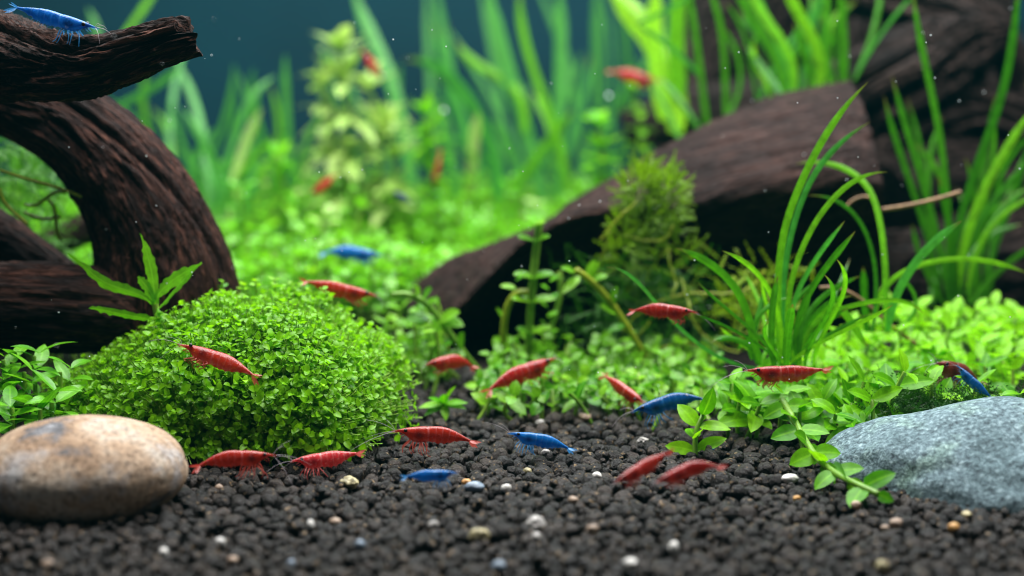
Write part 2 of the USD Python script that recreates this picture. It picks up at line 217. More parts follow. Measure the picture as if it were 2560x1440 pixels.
class Leaves:
    def __init__(s): s.r = []
    def add(s, B, D, N, L, W, curl=0.3, fold=0.15): s.r.append((*B, *D, *N, L, W, curl, fold))
    def build(s, prof, nl=5, nw=3, wave=0.0):
        a = np.array(s.r, float); s.a = a; return leaves(a[:, 0:3], a[:, 3:6], a[:, 6:9], a[:, 9], a[:, 10], a[:, 11], a[:, 12], prof, nl, nw, wave)
def frame(A):
    A = unit(np.asarray(A, float)); s = unit(np.cross(A, [0.3, 0.9, 0.2])); return A, s, np.cross(A, s)
def sprig(lv, base, axis, length, pairs, L, W, elev=0.5, phase=None, curl=0.3, fold=0.15, tip=True, tops=0.6):
    """Opposite leaves in crossed pairs along a short stem."""
    A, s, t = frame(axis); ph = rng.random() * 6.28 if phase is None else phase
    for k in range(pairs):
        f = (k + 1) / pairs; o = base + A * length * f; sc = 1 - (1 - tops) * f if tip else 1.0; e = elev + 0.35 * f
        for h in (0, math.pi):
            a = ph + k * math.pi / 2 + h + rng.normal() * 0.25; d = (math.cos(a) * s + math.sin(a) * t) * math.cos(e) + A * math.sin(e)
            q = rng.uniform(0.85, 1.15) * sc
            lv.add(o, d, A + rng.normal(size=3) * 0.2, L * q, W * q, curl + rng.normal() * 0.2, fold)
def ribbon(pts, width, twist=0.5, fold=0.25, n=26, prof='strap', wave=0):
    p = spline(pts, n); t = unit(np.gradient(p, axis=0)); view = unit(p - EYE); s0 = unit(np.cross(t, view)); n0 = np.cross(s0, t)
    u = np.linspace(0, 1, n); tw = twist if np.ndim(twist) == 0 else np.interp(u, [0, 1], twist); tw = np.broadcast_to(tw, (n,))[:, None]
    s = s0 * np.cos(tw) + n0 * np.sin(tw); nn = n0 * np.cos(tw) - s0 * np.sin(tw)
    w = (PROF[prof](u) * np.asarray(width) / 2)[:, None]
    rows = [p + s * w * v + nn * fold * w * abs(v) for v in (-1, -0.5, 0, 0.5, 1)]
    uv = np.stack(np.meshgrid(u, np.linspace(0, 1, 5), indexing='ij')[::-1], -1).reshape(-1, 2)
    return (np.stack(rows, 1).reshape(-1, 3), grid_faces(n, 5)), uv
def pxs(pts, Y0, Y1):
    k = len(pts); return [P(x, y, Y0 + (Y1 - Y0) * i / (k - 1)) for i, (x, y) in enumerate(pts)]

# ------------------------------------------------------------------ setting
x, y = np.meshgrid(np.linspace(-0.6, 0.6, 121), np.linspace(0.2, 0.99, 90), indexing='ij')
v = np.stack([x, y, ground(x, y) - 0.0006 - 0.0055 * np.clip((0.545 - y) / 0.02, 0, 1)], -1).reshape(-1, 3)
obj('soil', (v, grid_faces(121, 90)), 'soil', kind='structure', label='dark planted soil sheet under the gravel and plants')
m = trimesh.creation.box((1.8, 0.012, 0.75)); m.apply_translation((0, 0.985, 0.33))
obj('back_wall', m, 'back_wall', smooth=False, kind='structure', label='deep teal blue rear wall of the aquarium')

# gravel: grains dropped one after another and left to settle in the lowest spot near by
MX = [95, 215, 470, 700, 880, 960, 1045]
def mound_b(X): return float(np.interp(X, MX, [.010, .036, .050, .051, .049, .038, .006], 0, 0))
def crest(X):
    k = float(np.interp(X, [85, 140, 220, 290, 350, 425, 490, 560, 640, 720, 800, 870, 950, 1020, 1050], [990, 935, 888, 856, 828, 780, 742, 724, 726, 714, 742, 792, 852, 925, 985])); return P(X, k, .478)[2]
def mound_pt(X, psi):                      # X: along the mound; psi: 0 at the front foot, pi/2 on the crest
    b = mound_b(X); yy = 0.471 - b * math.cos(psi) * (1 + 0.06 * math.sin(X / 60)); xx = (X - 1280) * S(0.478); zz = 0.002 + (crest(X) - 0.004) * (max(math.sin(psi), 0) ** 0.75 if psi > 0 else psi * 0.12)
    zz += 0.0095 * (meshkit.noise(np.array([xx, yy, 0.3]) * 85, 4) - 0.5) * max(0, math.sin(psi)); return np.array([xx, yy, zz])
cells, grains, C = {}, [], 0.006
def settle(x, y, r):
    z = float(ground(x, y)) - 0.0055 + r * 0.8; ci, cj = int(x // C), int(y // C)
    for i in (ci - 1, ci, ci + 1):
        for j in (cj - 1, cj, cj + 1):
            for (a, b, c, q) in cells.get((i, j), ()):
                R = (r + q) * 0.90; d2 = (x - a) ** 2 + (y - b) ** 2
                if d2 < R * R: z = max(z, c + math.sqrt(R * R - d2))
    return z
N0 = 14500
for it in range(N0):
    gy = 0.285 + 0.255 * rng.random() ** 0.95; hw = 0.3 * gy + 0.012; gx = rng.uniform(-hw, hw)
    r = rng.choice([0.0014, 0.0020, 0.0021, 0.0024]) * rng.uniform(0.85, 1.15) * np.interp(gy, [0.34, 0.40], [0.78, 1.0])
    if abs(gy - 0.478) < 0.7 * mound_b((gx / S(0.478)) + 1280): continue
    best = None
    for q in range(7):
        a, b = (gx, gy) if q == 0 else (gx + rng.normal() * r * 1.1, gy + rng.normal() * r * 1.1)
        z = settle(a, b, r)
        if best is None or z < best[2]: best = (a, b, z)
    a, b, z = best
    if z > float(ground(a, b)) - 0.0002: continue
    cells.setdefault((int(a // C), int(b // C)), []).append((a, b, z, r)); grains.append((a, b, z, r))
for it in range(4200):                      # crumbs between the grains
    b = 0.335 + 0.19 * rng.random(); a = rng.uniform(-.3 * b, .3 * b); r = rng.uniform(.0004, .0010)
    if abs(b - 0.478) < 0.7 * mound_b((a / S(0.478)) + 1280): continue
    best = min(((settle(a + dx, b + dy, r), a + dx, b + dy) for dx, dy in rng.normal(size=(4, 2)) * .0012)); grains.append((best[1], best[2], best[0], r))
grains = np.array(grains)
def top_z(x, y):                           # what stands on the gravel stands on its grains
    d = np.hypot(grains[:, 0] - x, grains[:, 1] - y); k = d < 0.003
    return float((grains[k, 2] + grains[k, 3] * 0.7).max()) if k.any() else float(ground(x, y))
pi = UsdGeom.PointInstancer.Define(stage, '/World/gravel')
keys(pi.GetPrim(), 'dark brown rounded gravel grains covering the aquarium floor', 'gravel', None, 'stuff')
protos = []
def lump(seed, sub=2, amp=0.35, freq=1.1, squash=(1, 1, 1)):
    s = trimesh.creation.icosphere(sub); v = np.array(s.vertices); k = 1 + amp * (meshkit.fbm(v * freq + seed * 7.3, 3, seed) - 0.5) * 2
    return v * k[:, None] * np.asarray(squash), np.array(s.faces)
for k in range(7):
    q = rng.uniform(0.82, 1.15, 3)
    usdkit.mesh(stage, f'/World/gravel/grain' + ('' if k == 0 else f'_{k:03d}'), lump(k + 1, 3 if k < 4 else 2, 0.28, 1.25, q), '/World/Looks/grain', smooth=True)
    protos.append(Sdf.Path(f'/World/gravel/grain' + ('' if k == 0 else f'_{k:03d}')))
pi.CreatePrototypesRel().SetTargets(protos)
pi.CreatePositionsAttr(Vt.Vec3fArray.FromNumpy(grains[:, :3].astype(np.float32)))
pi.CreateProtoIndicesAttr(Vt.IntArray.FromNumpy(rng.integers(0, 7, len(grains)).astype(np.int32)))
pi.CreateScalesAttr(Vt.Vec3fArray.FromNumpy(np.repeat(grains[:, 3:4], 3, 1).astype(np.float32)))
qs = unit(rng.normal(size=(len(grains), 4)))
pi.CreateOrientationsAttr(Vt.QuathArray([Gf.Quath(float(q[0]), float(q[1]), float(q[2]), float(q[3])) for q in qs]))

# ------------------------------------------------------------------ stones
def stone(c, semi, seed, amp, sub=5, rot=0.0, power=2.0, freq=1.2):
    v, f = lump(seed, sub, 0, 1); n = v.copy()
    v = np.sign(v) * np.abs(v) ** (2 / power); k = 1 + amp * 2 * (meshkit.fbm(n * freq + seed * 3.1, 4, seed) - 0.5)
    v = v * k[:, None] * semi; cr, sr = math.cos(rot), math.sin(rot)
    return np.stack([v[:, 0] * cr - v[:, 1] * sr, v[:, 0] * sr + v[:, 1] * cr, v[:, 2]], 1) + c, f
c = P(204, 1178, 0.387)
obj('river_stone', stone(c, (0.0245, 0.021, 0.0127), 3, 0.05, rot=0.12), 'river_stone', label='smooth beige brown river stone lying at the left of the gravel', cat='stone')
c = P(2485, 1220, 0.414)
obj('grey_stone', stone(c, (0.0415, 0.032, 0.0208), 8, 0.21, rot=-0.25, freq=1.15, power=2.0), 'granite', label='speckled blue grey granite stone half buried at the right', cat='stone')

PEB = [  # px, py, size px (w, h), material, label
 (872, 1206, 52, 38, 'cream_pebble', 'pitted cream yellow pebble in front of the speckled red shrimp'),
 (1187, 1217, 56, 30, 'blue_pebble', 'flat slate blue pebble to the right of the blurred blue shrimp'),
 (1166, 1207, 26, 22, 'orange_pebble', 'small orange and cream pebble touching the slate blue pebble'),
 (1266, 1221, 28, 24, 'white_pebble', 'small white pebble to the right of the slate blue pebble'),
 (548, 1219, 24, 20, 'tan_pebble', 'small pinkish pebble beside the right end of the river stone'),
 (1364, 1132, 26, 20, 'grey_pebble', 'pale greenish grey pebble under the tail of the blue shrimp on gravel'),
 (1318, 1178, 24, 20, 'cream_pebble', 'tiny golden pebble between dark grains in the middle of the gravel'),
 (1608, 1103, 34, 26, 'grey_pebble', 'knobbly grey white pebble in the gravel below the deep blue shrimp'),
 (1786, 1070, 22, 18, 'tan_pebble', 'small peach pebble behind the little sprig in the gravel'),
 (1975, 1196, 46, 26, 'white_pebble', 'oval bright white pebble left of the leafy runner tip'),
 (2076, 1189, 16, 18, 'white_pebble', 'tiny white pebble chip left of the grey stone under the runner'),
 (1462, 1042, 36, 24, 'tan_pebble', 'tan pebble at the back of the gravel near the leaves'),
 (1350, 1057, 26, 18, 'grey_pebble', 'small grey brown pebble at the back of the gravel'),
 (1992, 1246, 22, 16, 'orange_pebble', 'rusty orange pebble chip half buried below the white oval pebble'),
 (1340, 1310, 58, 46, 'grey_pebble', 'large pale lumpy pebble in the blurred front gravel'),
 (1344, 1344, 34, 32, 'grey_pebble', 'small pale pebble just in front of the large lumpy one'),
 (1197, 1340, 60, 44, 'cream_pebble', 'blurred yellowish cream pebble in the front gravel'),
 (1482, 1322, 34, 24, 'tan_pebble', 'blurred pink white pebble in the front gravel'),
 (1684, 1370, 28, 38, 'white_pebble', 'blurred upright bluish white pebble in the front gravel'),
 (1577, 1408, 42, 28, 'white_pebble', 'blurred white oval pebble near the bottom edge'),
 (776, 1313, 22, 30, 'white_pebble', 'blurred small white upright pebble in front of the cream pebble'),
 (838, 1305, 32, 24, 'tan_pebble', 'blurred dull tan pebble beside the small white upright one'),
 (550, 1356, 30, 28, 'white_pebble', 'blurred round white pebble in the left front gravel'),
 (410, 1381, 26, 26, 'white_pebble', 'blurred small white pebble left of the round white one'),
 (900, 1362, 30, 26, 'blue_pebble', 'blurred pale blue pebble in the front gravel'),
 (1083, 1313, 32, 26, 'grey_pebble', 'blurred lilac grey pebble right of the pale blue one'),
 (582, 1400, 30, 24, 'tan_pebble', 'blurred dusky pink pebble near the bottom left'),
 (120, 1411, 36, 26, 'tan_pebble', 'blurred brown pink pebble at the far bottom left'),
 (1246, 1414, 38, 28, 'blue_pebble', 'blurred pale blue pebble at the bottom centre'),
 (728, 1408, 22, 22, 'blue_pebble', 'blurred small blue pebble at the bottom left of centre'),
 (2385, 1318, 34, 24, 'orange_pebble', 'bright orange pebble in front of the grey stone'),
 (2240, 1308, 34, 28, 'tan_pebble', 'blurred tan pebble in front of the left end of the grey stone'),
 (2212, 1320, 24, 18, 'tan_pebble', 'blurred small pinkish pebble beside the tan one before the grey stone'),
 (2416, 1286, 30, 18, 'cream_pebble', 'little golden brown pebble at the foot of the grey stone'),
 (2206, 1415, 36, 32, 'cream_pebble', 'blurred olive cream pebble at the bottom right'),
 (2140, 1262, 30, 22, 'tan_pebble', 'dull pinkish pebble below the runner tip'),
 (1433, 1250, 30, 20, 'tan_pebble', 'dull brown pebble among grains in the middle front gravel'),
 (1492, 1190, 26, 22, 'white_pebble', 'pale pink white pebble left of the blurred red pair'),
]
for i, (px, py, w, h, mt, lab) in enumerate(PEB):
    g = G(px, py + h * 0.3); Y = g[1] - 0.001
    for _ in range(4): g = P(px, py, Y); Y += 0.4 * ((g[2] - top_z(g[0], g[1]) ) / 0.25)
    Y = float(np.clip(Y, 0.33, 0.52)); s = S(Y); c = P(px, py, Y)
    v, f = lump(40 + i, 3, 0.22 if 'lumpy' not in lab and 'pitted' not in lab and 'knobbly' not in lab else 0.5, 1.2 if 'knobbly' not in lab else 2.2)
    v = v / np.abs(v).max(0) * np.array([w * s / 2, (w + h) * s / 4, h * s / 2])
    obj('pebble', (v + c, f), mt, label=lab, cat='pebble')

# ------------------------------------------------------------------ driftwood
def wood_disp(s, a, b, amp, seed, fq=1.0):
    s, a, b = s * fq, a * fq, b * fq
    wp = np.stack([s * 45, a * 90, b * 90], -1); a = a + 0.006 * (meshkit.fbm(wp, 2, seed + 21) - 0.5); b = b + 0.006 * (meshkit.fbm(wp, 2, seed + 22) - 0.5)
    q = np.stack([s * 22, a * 300, b * 300], -1); r = np.stack([s * 60, a * 950, b * 950], -1)
    n1 = meshkit.fbm(q, 3, seed) - 0.5; n2 = 1 - 2 * np.abs(meshkit.fbm(r, 3, seed + 9) - 0.5)
    return amp * (1.5 * n1 + 0.55 * (n2 - 0.8))
def limb(pts, rad, amp=0.0022, seed=1, nu=260, nv=150, depth=1.0, grooves=(), ragged=0.0, fq=1.0):
    """A piece of driftwood along pts; rad in metres at each point; the section is oval in depth."""
    p = spline(pts, nu); d = np.r_[0, np.cumsum(np.linalg.norm(np.diff(np.asarray(pts), axis=0), axis=1))]
    u = np.linspace(0, 1, nu); R = PchipInterpolator(d / d[-1], rad)(u)[:, None]
    t = unit(np.gradient(p, axis=0)); nf = unit(np.array([[0, -1.0, 0]]) - t * (t @ np.array([0, -1.0, 0]))[:, None]); b = np.cross(nf, t)
    th = np.linspace(0, 2 * np.pi, nv, endpoint=False)[None]; s = np.r_[0, np.cumsum(np.linalg.norm(np.diff(p, axis=0), axis=1))][:, None] + 0 * th
    ca, sa = np.cos(th), np.sin(th); ga, gb = R * ca, R * sa
    r = R + wood_disp(s, ga, gb, amp, seed, fq)
    for (c0, wd, dp, u0, u1) in grooves:
        k = np.clip(np.minimum((u - u0) / 0.08, (u1 - u) / 0.08), 0, 1)[:, None]; dth = (th - c0 - 0.4 * np.sin(s * 40) + np.pi) % (2 * np.pi) - np.pi
        r = r - R * dp * k * np.exp(-(dth / wd) ** 2)
    pos = p[:, None] + b[:, None] * (r * ca)[..., None] + nf[:, None] * (r * sa * depth)[..., None]
    if ragged:
        e = (meshkit.fbm(np.stack([ga * 260, gb * 260, 0 * ga], -1), 2, seed + 3) - 0.5) * ragged
        pos[-10:] += t[-10:, None] * (e[-10:] * np.linspace(0, 1, 10)[:, None])[..., None]
    V = pos.reshape(-1, 3); F = grid_faces(nu, nv, True); gr = np.stack([s, ga, gb], -1).reshape(-1, 3)
    n = len(V); j = np.arange(nv); k = (j + 1) % nv; l = (nu - 1) * nv
    V = np.vstack([V, pos[0].mean(0), pos[-1].mean(0)]); gr = np.vstack([gr, [[0, 0, 0]], [[s[-1, 0], 0, 0]]])
    F = np.vstack([F, np.stack([k, j, np.full(nv, n)], 1), np.stack([l + j, l + k, np.full(nv, n + 1)], 1)])
    return (V, F), {'grain': gr}
def px_limb(rows, **k):                    # rows: px, py, Y, radius in photograph pixels
    return limb([P(a, b, Y) for a, b, Y, r in rows], [r * S(Y) for a, b, Y, r in rows], **k)
dw = thing('driftwood', 'dark arched driftwood with a jutting upper branch beside the leafy mound', 'driftwood', (-0.135, 0.5, 0.01))
vf, pv = px_limb([(-160, 215, .50, 95), (20, 245, .50, 96), (180, 320, .50, 108), (300, 440, .50, 128), (372, 560, .50, 148), (410, 690, .50, 172), (430, 820, .50, 185), (440, 940, .50, 190)], seed=5, amp=0.0021, fq=1.35, nu=340, nv=220,
                 grooves=[(1.9, .07, .06, .35, .95), (0.55, .06, .09, .25, .8)])
obj('trunk', vf, 'left_wood', dw, pv=pv)
vf, pv = px_limb([(-170, 120, .475, 125), (-20, 135, .465, 118), (90, 158, .458, 92), (200, 172, .452, 72), (300, 148, .448, 58), (400, 112, .445, 53), (450, 96, .444, 52), (484, 88, .4435, 47)], seed=9, amp=0.0042, nu=280, nv=170, ragged=0.013,
                 grooves=[(0.35, .22, .30, .05, 1.05), (1.25, .12, .17, .2, 1.05), (2.0, .10, .14, .1, .95), (5.9, .2, .2, .0, .5)])
obj('upper_branch', vf, 'left_wood', dw, pv=pv)
vf, pv = px_limb([(-180, 770, .484, 120), (0, 765, .484, 110), (130, 768, .485, 111), (250, 775, .487, 106), (340, 778, .490, 86), (430, 760, .496, 60)], seed=14, amp=0.0021, fq=1.3, nu=240, nv=150,
                 grooves=[(1.7, .06, .07, .1, 1.0)])
obj('lower_limb', vf, 'left_wood', dw, pv=pv)
vf, pv = px_limb([(-120, 560, .52, 90), (10, 600, .515, 62), (90, 640, .51, 45), (170, 700, .505, 40)], seed=17, amp=0.002, nu=120, nv=90)
obj('root', vf, 'left_wood', dw, pv=pv)
dw2 = thing('driftwood', 'small dark driftwood stub seen blurred through the arch', 'driftwood', P(180, 600, .62))
vf, pv = px_limb([(60, 640, .62, 30), (170, 590, .62, 36), (300, 540, .62, 44), (420, 520, .62, 40)], seed=19, amp=0.002, nu=90, nv=70)
obj('stub', vf, 'log_wood', dw2, pv=pv)

# the long split log: closed sections T (top), F (front edge), B (foot)
def lofted(secs, nu=320, nv=170, amp=0.0024, seed=3):
    K = np.array([[P(*q) for q in s] for s in secs]); ns, nk = K.shape[:2]
    cl = np.concatenate([K, K[:, :1]], 1); th = np.linspace(0, 1, nk + 1)
    tt = np.linspace(0, 1, nv, endpoint=False); ii = np.minimum((tt * nk).astype(int), nk - 1); ff = (tt * nk - ii)[None, :, None]; ring = .68 * CubicSpline(th, cl, axis=1, bc_type='periodic')(tt) + .32 * (cl[:, ii] * (1 - ff) + cl[:, ii + 1] * ff)
    d = np.r_[0, np.cumsum(np.linalg.norm(np.diff(K.mean(1), axis=0), axis=1))]; pos = PchipInterpolator(d / d[-1], ring, axis=0)(np.linspace(0, 1, nu))
    ax = unit(K[-1].mean(0) - K[0].mean(0)); a1 = unit(np.cross(ax, [0, 1, 0])); a2 = np.cross(ax, a1)
    gr = np.stack([pos @ ax, pos @ a1, pos @ a2], -1)
    nrm = unit(np.cross(np.gradient(pos, axis=0), np.roll(pos, -1, 1) - np.roll(pos, 1, 1))); cen = pos.mean(1, keepdims=True); nrm *= np.sign(((pos - cen) * nrm).sum(-1, keepdims=True).mean())
    pos = pos + nrm * wood_disp(gr[..., 0], gr[..., 1], gr[..., 2], amp, seed)[..., None]
    V = pos.reshape(-1, 3); F = grid_faces(nu, nv, True); n = len(V); j = np.arange(nv); k = (j + 1) % nv; l = (nu - 1) * nv
    V = np.vstack([V, pos[0].mean(0), pos[-1].mean(0)]); g = np.vstack([gr.reshape(-1, 3), gr[0].mean(0), gr[-1].mean(0)])
    return (V, np.vstack([F, np.stack([k, j, np.full(nv, n)], 1), np.stack([l + j, l + k, np.full(nv, n + 1)], 1)])), {'grain': g}
SEC = [
 [(1015, 745, .600), (1030, 790, .575), (1060, 815, .570), (1080, 830, .590), (1090, 830, .62), (1060, 770, .62)],
 [(1110, 655, .600), (1135, 700, .575), (1150, 765, .548), (1190, 812, .575), (1240, 850, .62), (1170, 700, .63)],
 [(1220, 612, .600), (1230, 640, .570), (1222, 695, .545), (1280, 760, .585), (1320, 880, .63), (1270, 680, .64)],
 [(1335, 568, .595), (1338, 580, .572), (1322, 598, .548), (1380, 740, .590), (1420, 890, .63), (1390, 640, .64)],
 [(1460, 488, .595), (1470, 505, .570), (1475, 535, .552), (1520, 720, .590), (1540, 890, .63), (1510, 600, .64)],
 [(1610, 395, .600), (1640, 450, .568), (1660, 520, .555), (1670, 700, .580), (1660, 890, .63), (1640, 560, .66)],
 [(1840, 278, .610), (1880, 360, .572), (1900, 470, .555), (1900, 680, .575), (1880, 880, .63), (1850, 500, .67)],
 [(2030, 220, .615), (2070, 320, .575), (2100, 440, .555), (2100, 650, .575), (2080, 860, .63), (2030, 450, .67)],
 [(2125, 204, .615), (2175, 320, .580), (2205, 460, .560), (2205, 640, .575), (2190, 840, .63), (2130, 450, .66)],
]
lg = thing('driftwood', 'long smooth split log slanting up to the right behind the shrimps', 'driftwood', P(1600, 880, .6))
vf, pv = lofted(SEC, amp=0.0022); obj('log', vf, 'log_wood', lg, pv=pv)
rw = thing('driftwood', 'rough ridged driftwood at the upper right with pale worn crests', 'driftwood', P(2300, 300, .69))
vf, pv = px_limb([(1960, 330, .71, 70), (2090, 275, .70, 105), (2250, 205, .69, 118), (2390, 140, .685, 98), (2470, 100, .68, 62), (2515, 90, .68, 30)], seed=23, amp=0.006, fq=.6, nu=280, nv=180, grooves=[(0.7, .1, .22, .2, 1.1), (1.4, .1, .25, .3, 1.1), (0.1, .1, .2, .3, 1.1)], ragged=.01)
obj('trunk', vf, 'rear_wood', rw, pv=pv)
vf, pv = px_limb([(2060, -90, .74, 120), (2220, -40, .72, 90), (2380, 20, .70, 66), (2480, 70, .69, 52), (2530, 150, .69, 40), (2560, 250, .69, 44)], seed=29, amp=0.005, fq=.6, nu=200, nv=130, grooves=[(1.0, .12, .25, .1, 1.), (1.7, .12, .25, .1, 1.)])
obj('branch', vf, 'rear_wood', rw, pv=pv)
vf, pv = px_limb([(2120, 420, .70, 80), (2260, 330, .69, 82), (2400, 275, .685, 74), (2500, 285, .68, 56), (2600, 330, .68, 60)], seed=27, amp=0.006, fq=.6, nu=200, nv=140, grooves=[(0.9, .12, .25, .1, 1.), (1.6, .12, .25, .1, 1.)])
obj('branch', vf, 'rear_wood', rw, pv=pv)
vf, pv = px_limb([(1560, 330, .77, 45), (1700, 300, .77, 70), (1850, 290, .77, 90), (2050, 300, .77, 120)], seed=26, amp=0.005, fq=.6, nu=160, nv=110)
obj('branch', vf, 'rear_wood', rw, pv=pv)
vf, pv = px_limb([(1760, 420, .83, 120), (1830, 200, .83, 150), (1940, 0, .83, 190), (2050, -160, .83, 190)], seed=31, amp=0.010, fq=.45, nu=160, nv=120)
obj('rear_branch', vf, 'rear_wood', rw, pv=pv)
vf, pv = px_limb([(2250, 620, .80, 260), (2270, 380, .80, 250), (2300, 150, .80, 215), (2330, -120, .80, 180)], seed=32, amp=0.010, fq=.45, nu=160, nv=120)
obj('rear_branch', vf, 'rear_wood', rw, pv=pv)
vf, pv = px_limb([(2700, 420, .70, 190), (2500, 430, .70, 170), (2330, 440, .70, 170), (2200, 520, .69, 160)], seed=33, amp=0.010, fq=.45, nu=160, nv=120)
obj('underside_limb', vf, 'rear_wood', rw, pv=pv)
vf, pv = px_limb([(1900, 760, .585, 70), (2050, 690, .60, 95), (2200, 690, .62, 110), (2400, 700, .66, 150), (2700, 660, .70, 210)], seed=37, amp=0.007, fq=.6, nu=200, nv=120)
obj('root', vf, 'rear_wood', rw, pv=pv)
mat('water_haze', {'pv': ('principled_volume', {'color': (0.03, 0.78, 0.90), 'density': 0.011, 'anisotropy': 0.3})}, [], None, 'pv.volume')
m = trimesh.creation.box((2.4, 2.2, 2.0)); m.apply_translation((0, 0.6, -0.2)); obj('haze', m, 'water_haze', smooth=False, kind='stuff', label='faintly cloudy blue green aquarium water', cat='water')
# END_STRUCTURE

# ------------------------------------------------------------------ plants
def plant_leaves(path, lv, prof, mtl, nl=6, nw=5, name='leaf', wave=0.0, biggest=280, score=None, stuff='foliage'):
    V, F, UV = lv.build(prof, nl, nw, wave); n = len(V)
    if score is None: score = lv.a[:, 9] / np.linalg.norm(V.mean(1) - EYE, axis=1)
    o = np.argsort(-score)
    for i in o[:biggest]: obj(name, (V[i], F), mtl, path, uv=UV)
    if n > biggest:
        vf, uv = merged(V[o[biggest:]], F, UV); obj(stuff, vf, mtl, path, uv=uv, kind='stuff')

# the dense round-leaved mound
mc = P(600, 900, .478)
md = thing('leafy_mound', 'dense bright green mound of tiny round leaves in front of the arched driftwood', 'aquatic plant', (mc[0], .478, 0))
lv = Leaves(); stems = []; outer = []
for k in range(5600):
    X = rng.uniform(100, 1042); psi = rng.uniform(-.1, 1.75) if rng.random() < .88 else rng.uniform(1.7, 2.9)
    if rng.random() > mound_b(X) / .045: continue
    p = mound_pt(X, psi); t1 = mound_pt(X, psi + .05) - mound_pt(X, psi - .05); t2 = mound_pt(min(X + 12, 1045), psi) - mound_pt(max(X - 12, 95), psi); n = unit(np.cross(t2, t1)); n = -n if n[1] * (p[1] - .471) + n[2] * .02 < 0 else n
    deep = abs(rng.normal()) * 0.0035; ax = unit(n * 0.75 + np.array([0, 0, 0.55]) + rng.normal(size=3) * 0.33); L = rng.uniform(0.0018, 0.0030) * (1.12 if p[1] < .448 else 0.95)
    sprig(lv, p - n * (deep + 0.004), ax, rng.uniform(0.004, 0.0075), rng.integers(2, 4), L, L * rng.uniform(0.68, 0.85), elev=rng.uniform(0.05, 0.5), curl=0.35, fold=0.28, tops=0.75)
    outer += [deep] * (len(lv.r) - len(outer))
    if rng.random() < 0.5: stems.append(tube([p - n * 0.008, p - n * deep * 0.5 + ax * 0.003], 0.00016, 3))
for k, (px, py) in enumerate([(556, 705), (608, 712), (688, 700), (490, 745), (640, 702), (735, 712), (530, 735), (420, 775), (805, 735), (860, 770), (300, 845), (930, 828), (770, 722)]):          # taller sprigs on the crown
    b = P(px, py + 60, .487); top = P(px, py, .487); sprig(lv, b, top - b, np.linalg.norm(top - b), 5, 0.0026, 0.0014, elev=0.1, tops=0.8); outer += [0] * (len(lv.r) - len(outer)); stems.append(tube([b - (top - b) * 0.3, top], 0.0003, 5))
tmp = np.array(lv.r); nrm = unit(tmp[:, 6:9]); vw = unit(EYE - tmp[:, :3]); sc = (nrm * vw).sum(1).clip(0.1) * tmp[:, 9] * tmp[:, 10] / ((tmp[:, :3] - EYE) ** 2).sum(1) - np.array(outer)[:len(tmp)] * 10
plant_leaves(md, lv, 'round', 'mound_leaf', nl=5, nw=4, score=sc, biggest=290)
obj('stem', join(stems), 'stem', md, kind='stuff')
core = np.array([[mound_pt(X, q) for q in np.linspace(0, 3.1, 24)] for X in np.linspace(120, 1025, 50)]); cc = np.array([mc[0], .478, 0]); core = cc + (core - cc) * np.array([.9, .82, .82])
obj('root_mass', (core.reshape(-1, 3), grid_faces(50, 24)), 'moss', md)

def stem_plant(name, label, cat, stems, prof, mtl, smtl='stem', group=None, nl=7, nw=5, wave=0.0, leafname='leaf', base=None, srad=0.0006):
    """stems: list of (points, leaves [Leaves]); each stem a part with its leaves as sub-parts."""
    t = thing(name, label, cat, base if base is not None else stems[0][0][0], group=group)
    for pts, lv, rad in stems:
        sp = obj('stem', tube(spline(pts, 14), rad or srad, 7), smtl, t)
        if lv.r:
            V, F, UV = lv.build(prof, nl, nw, wave)
            for i in range(len(V)): obj(leafname, (V[i], F), mtl, sp, uv=UV)
    return t
def px_leaf(lv, base, tip, Yb, Yt, wpx, curl=0.25, fold=0.12, tilt=0.0):
    """A leaf whose base and tip the photograph shows; tilt turns its face to the lens (0 = seen from above at a slant)."""
    b, t = P(*base, Yb), P(*tip, Yt); d = t - b; L = np.linalg.norm(d); view = unit(EYE - b)
    n = unit(np.array([0, 0, 1.0]) * (1 - tilt) + view * tilt); n = unit(n - unit(d) * (n @ unit(d))); dd = unit(unit(d) + n * curl * 0.5)
    lv.add(b, dd, n, L * (1 + curl * curl / 24), wpx * S((Yb + Yt) / 2), curl, fold)

# broad-leaved plant between mound and trunk
t = thing('leafy_plant', 'single plant with long wavy strap leaves in front of the arched trunk', 'aquatic plant', P(395, 830, .462))
obj('stem', tube(pxs([(402, 880), (396, 810), (388, 760)], .463, .463), 0.0009, 8), 'stem', t)
for pts, w, tw in [([(388, 765), (330, 730), (260, 705), (215, 670), (170, 632)], 33, .25), ([(386, 758), (382, 700), (372, 650), (350, 583)], 36, .15), ([(388, 750), (420, 710), (455, 685), (505, 657)], 37, .1),
                   ([(390, 762), (375, 730), (345, 692)], 28, .2), ([(398, 770), (430, 735), (470, 690), (495, 664)], 18, .9), ([(386, 798), (330, 790), (280, 780), (222, 770)], 22, .5), ([(393, 768), (402, 800), (408, 835), (404, 880)], 34, .1)]:
    vf, uv = ribbon(pxs(pts, .4625, .456 if pts[-1][1] > 700 else .462), w * .84 * S(.46), tw, 0.22, 22, 'lance' if w > 30 else 'strap'); vv = vf[0].reshape(22, 5, 3)
    vv[:, [0, 4]] += (rng.normal(size=(22, 2, 1)) * 0.00022) * unit(vv[:, [0, 4]] - vv[:, [2]]); obj('leaf', (vv.reshape(-1, 3), vf[1]), 'broad_leaf', t, uv=uv)

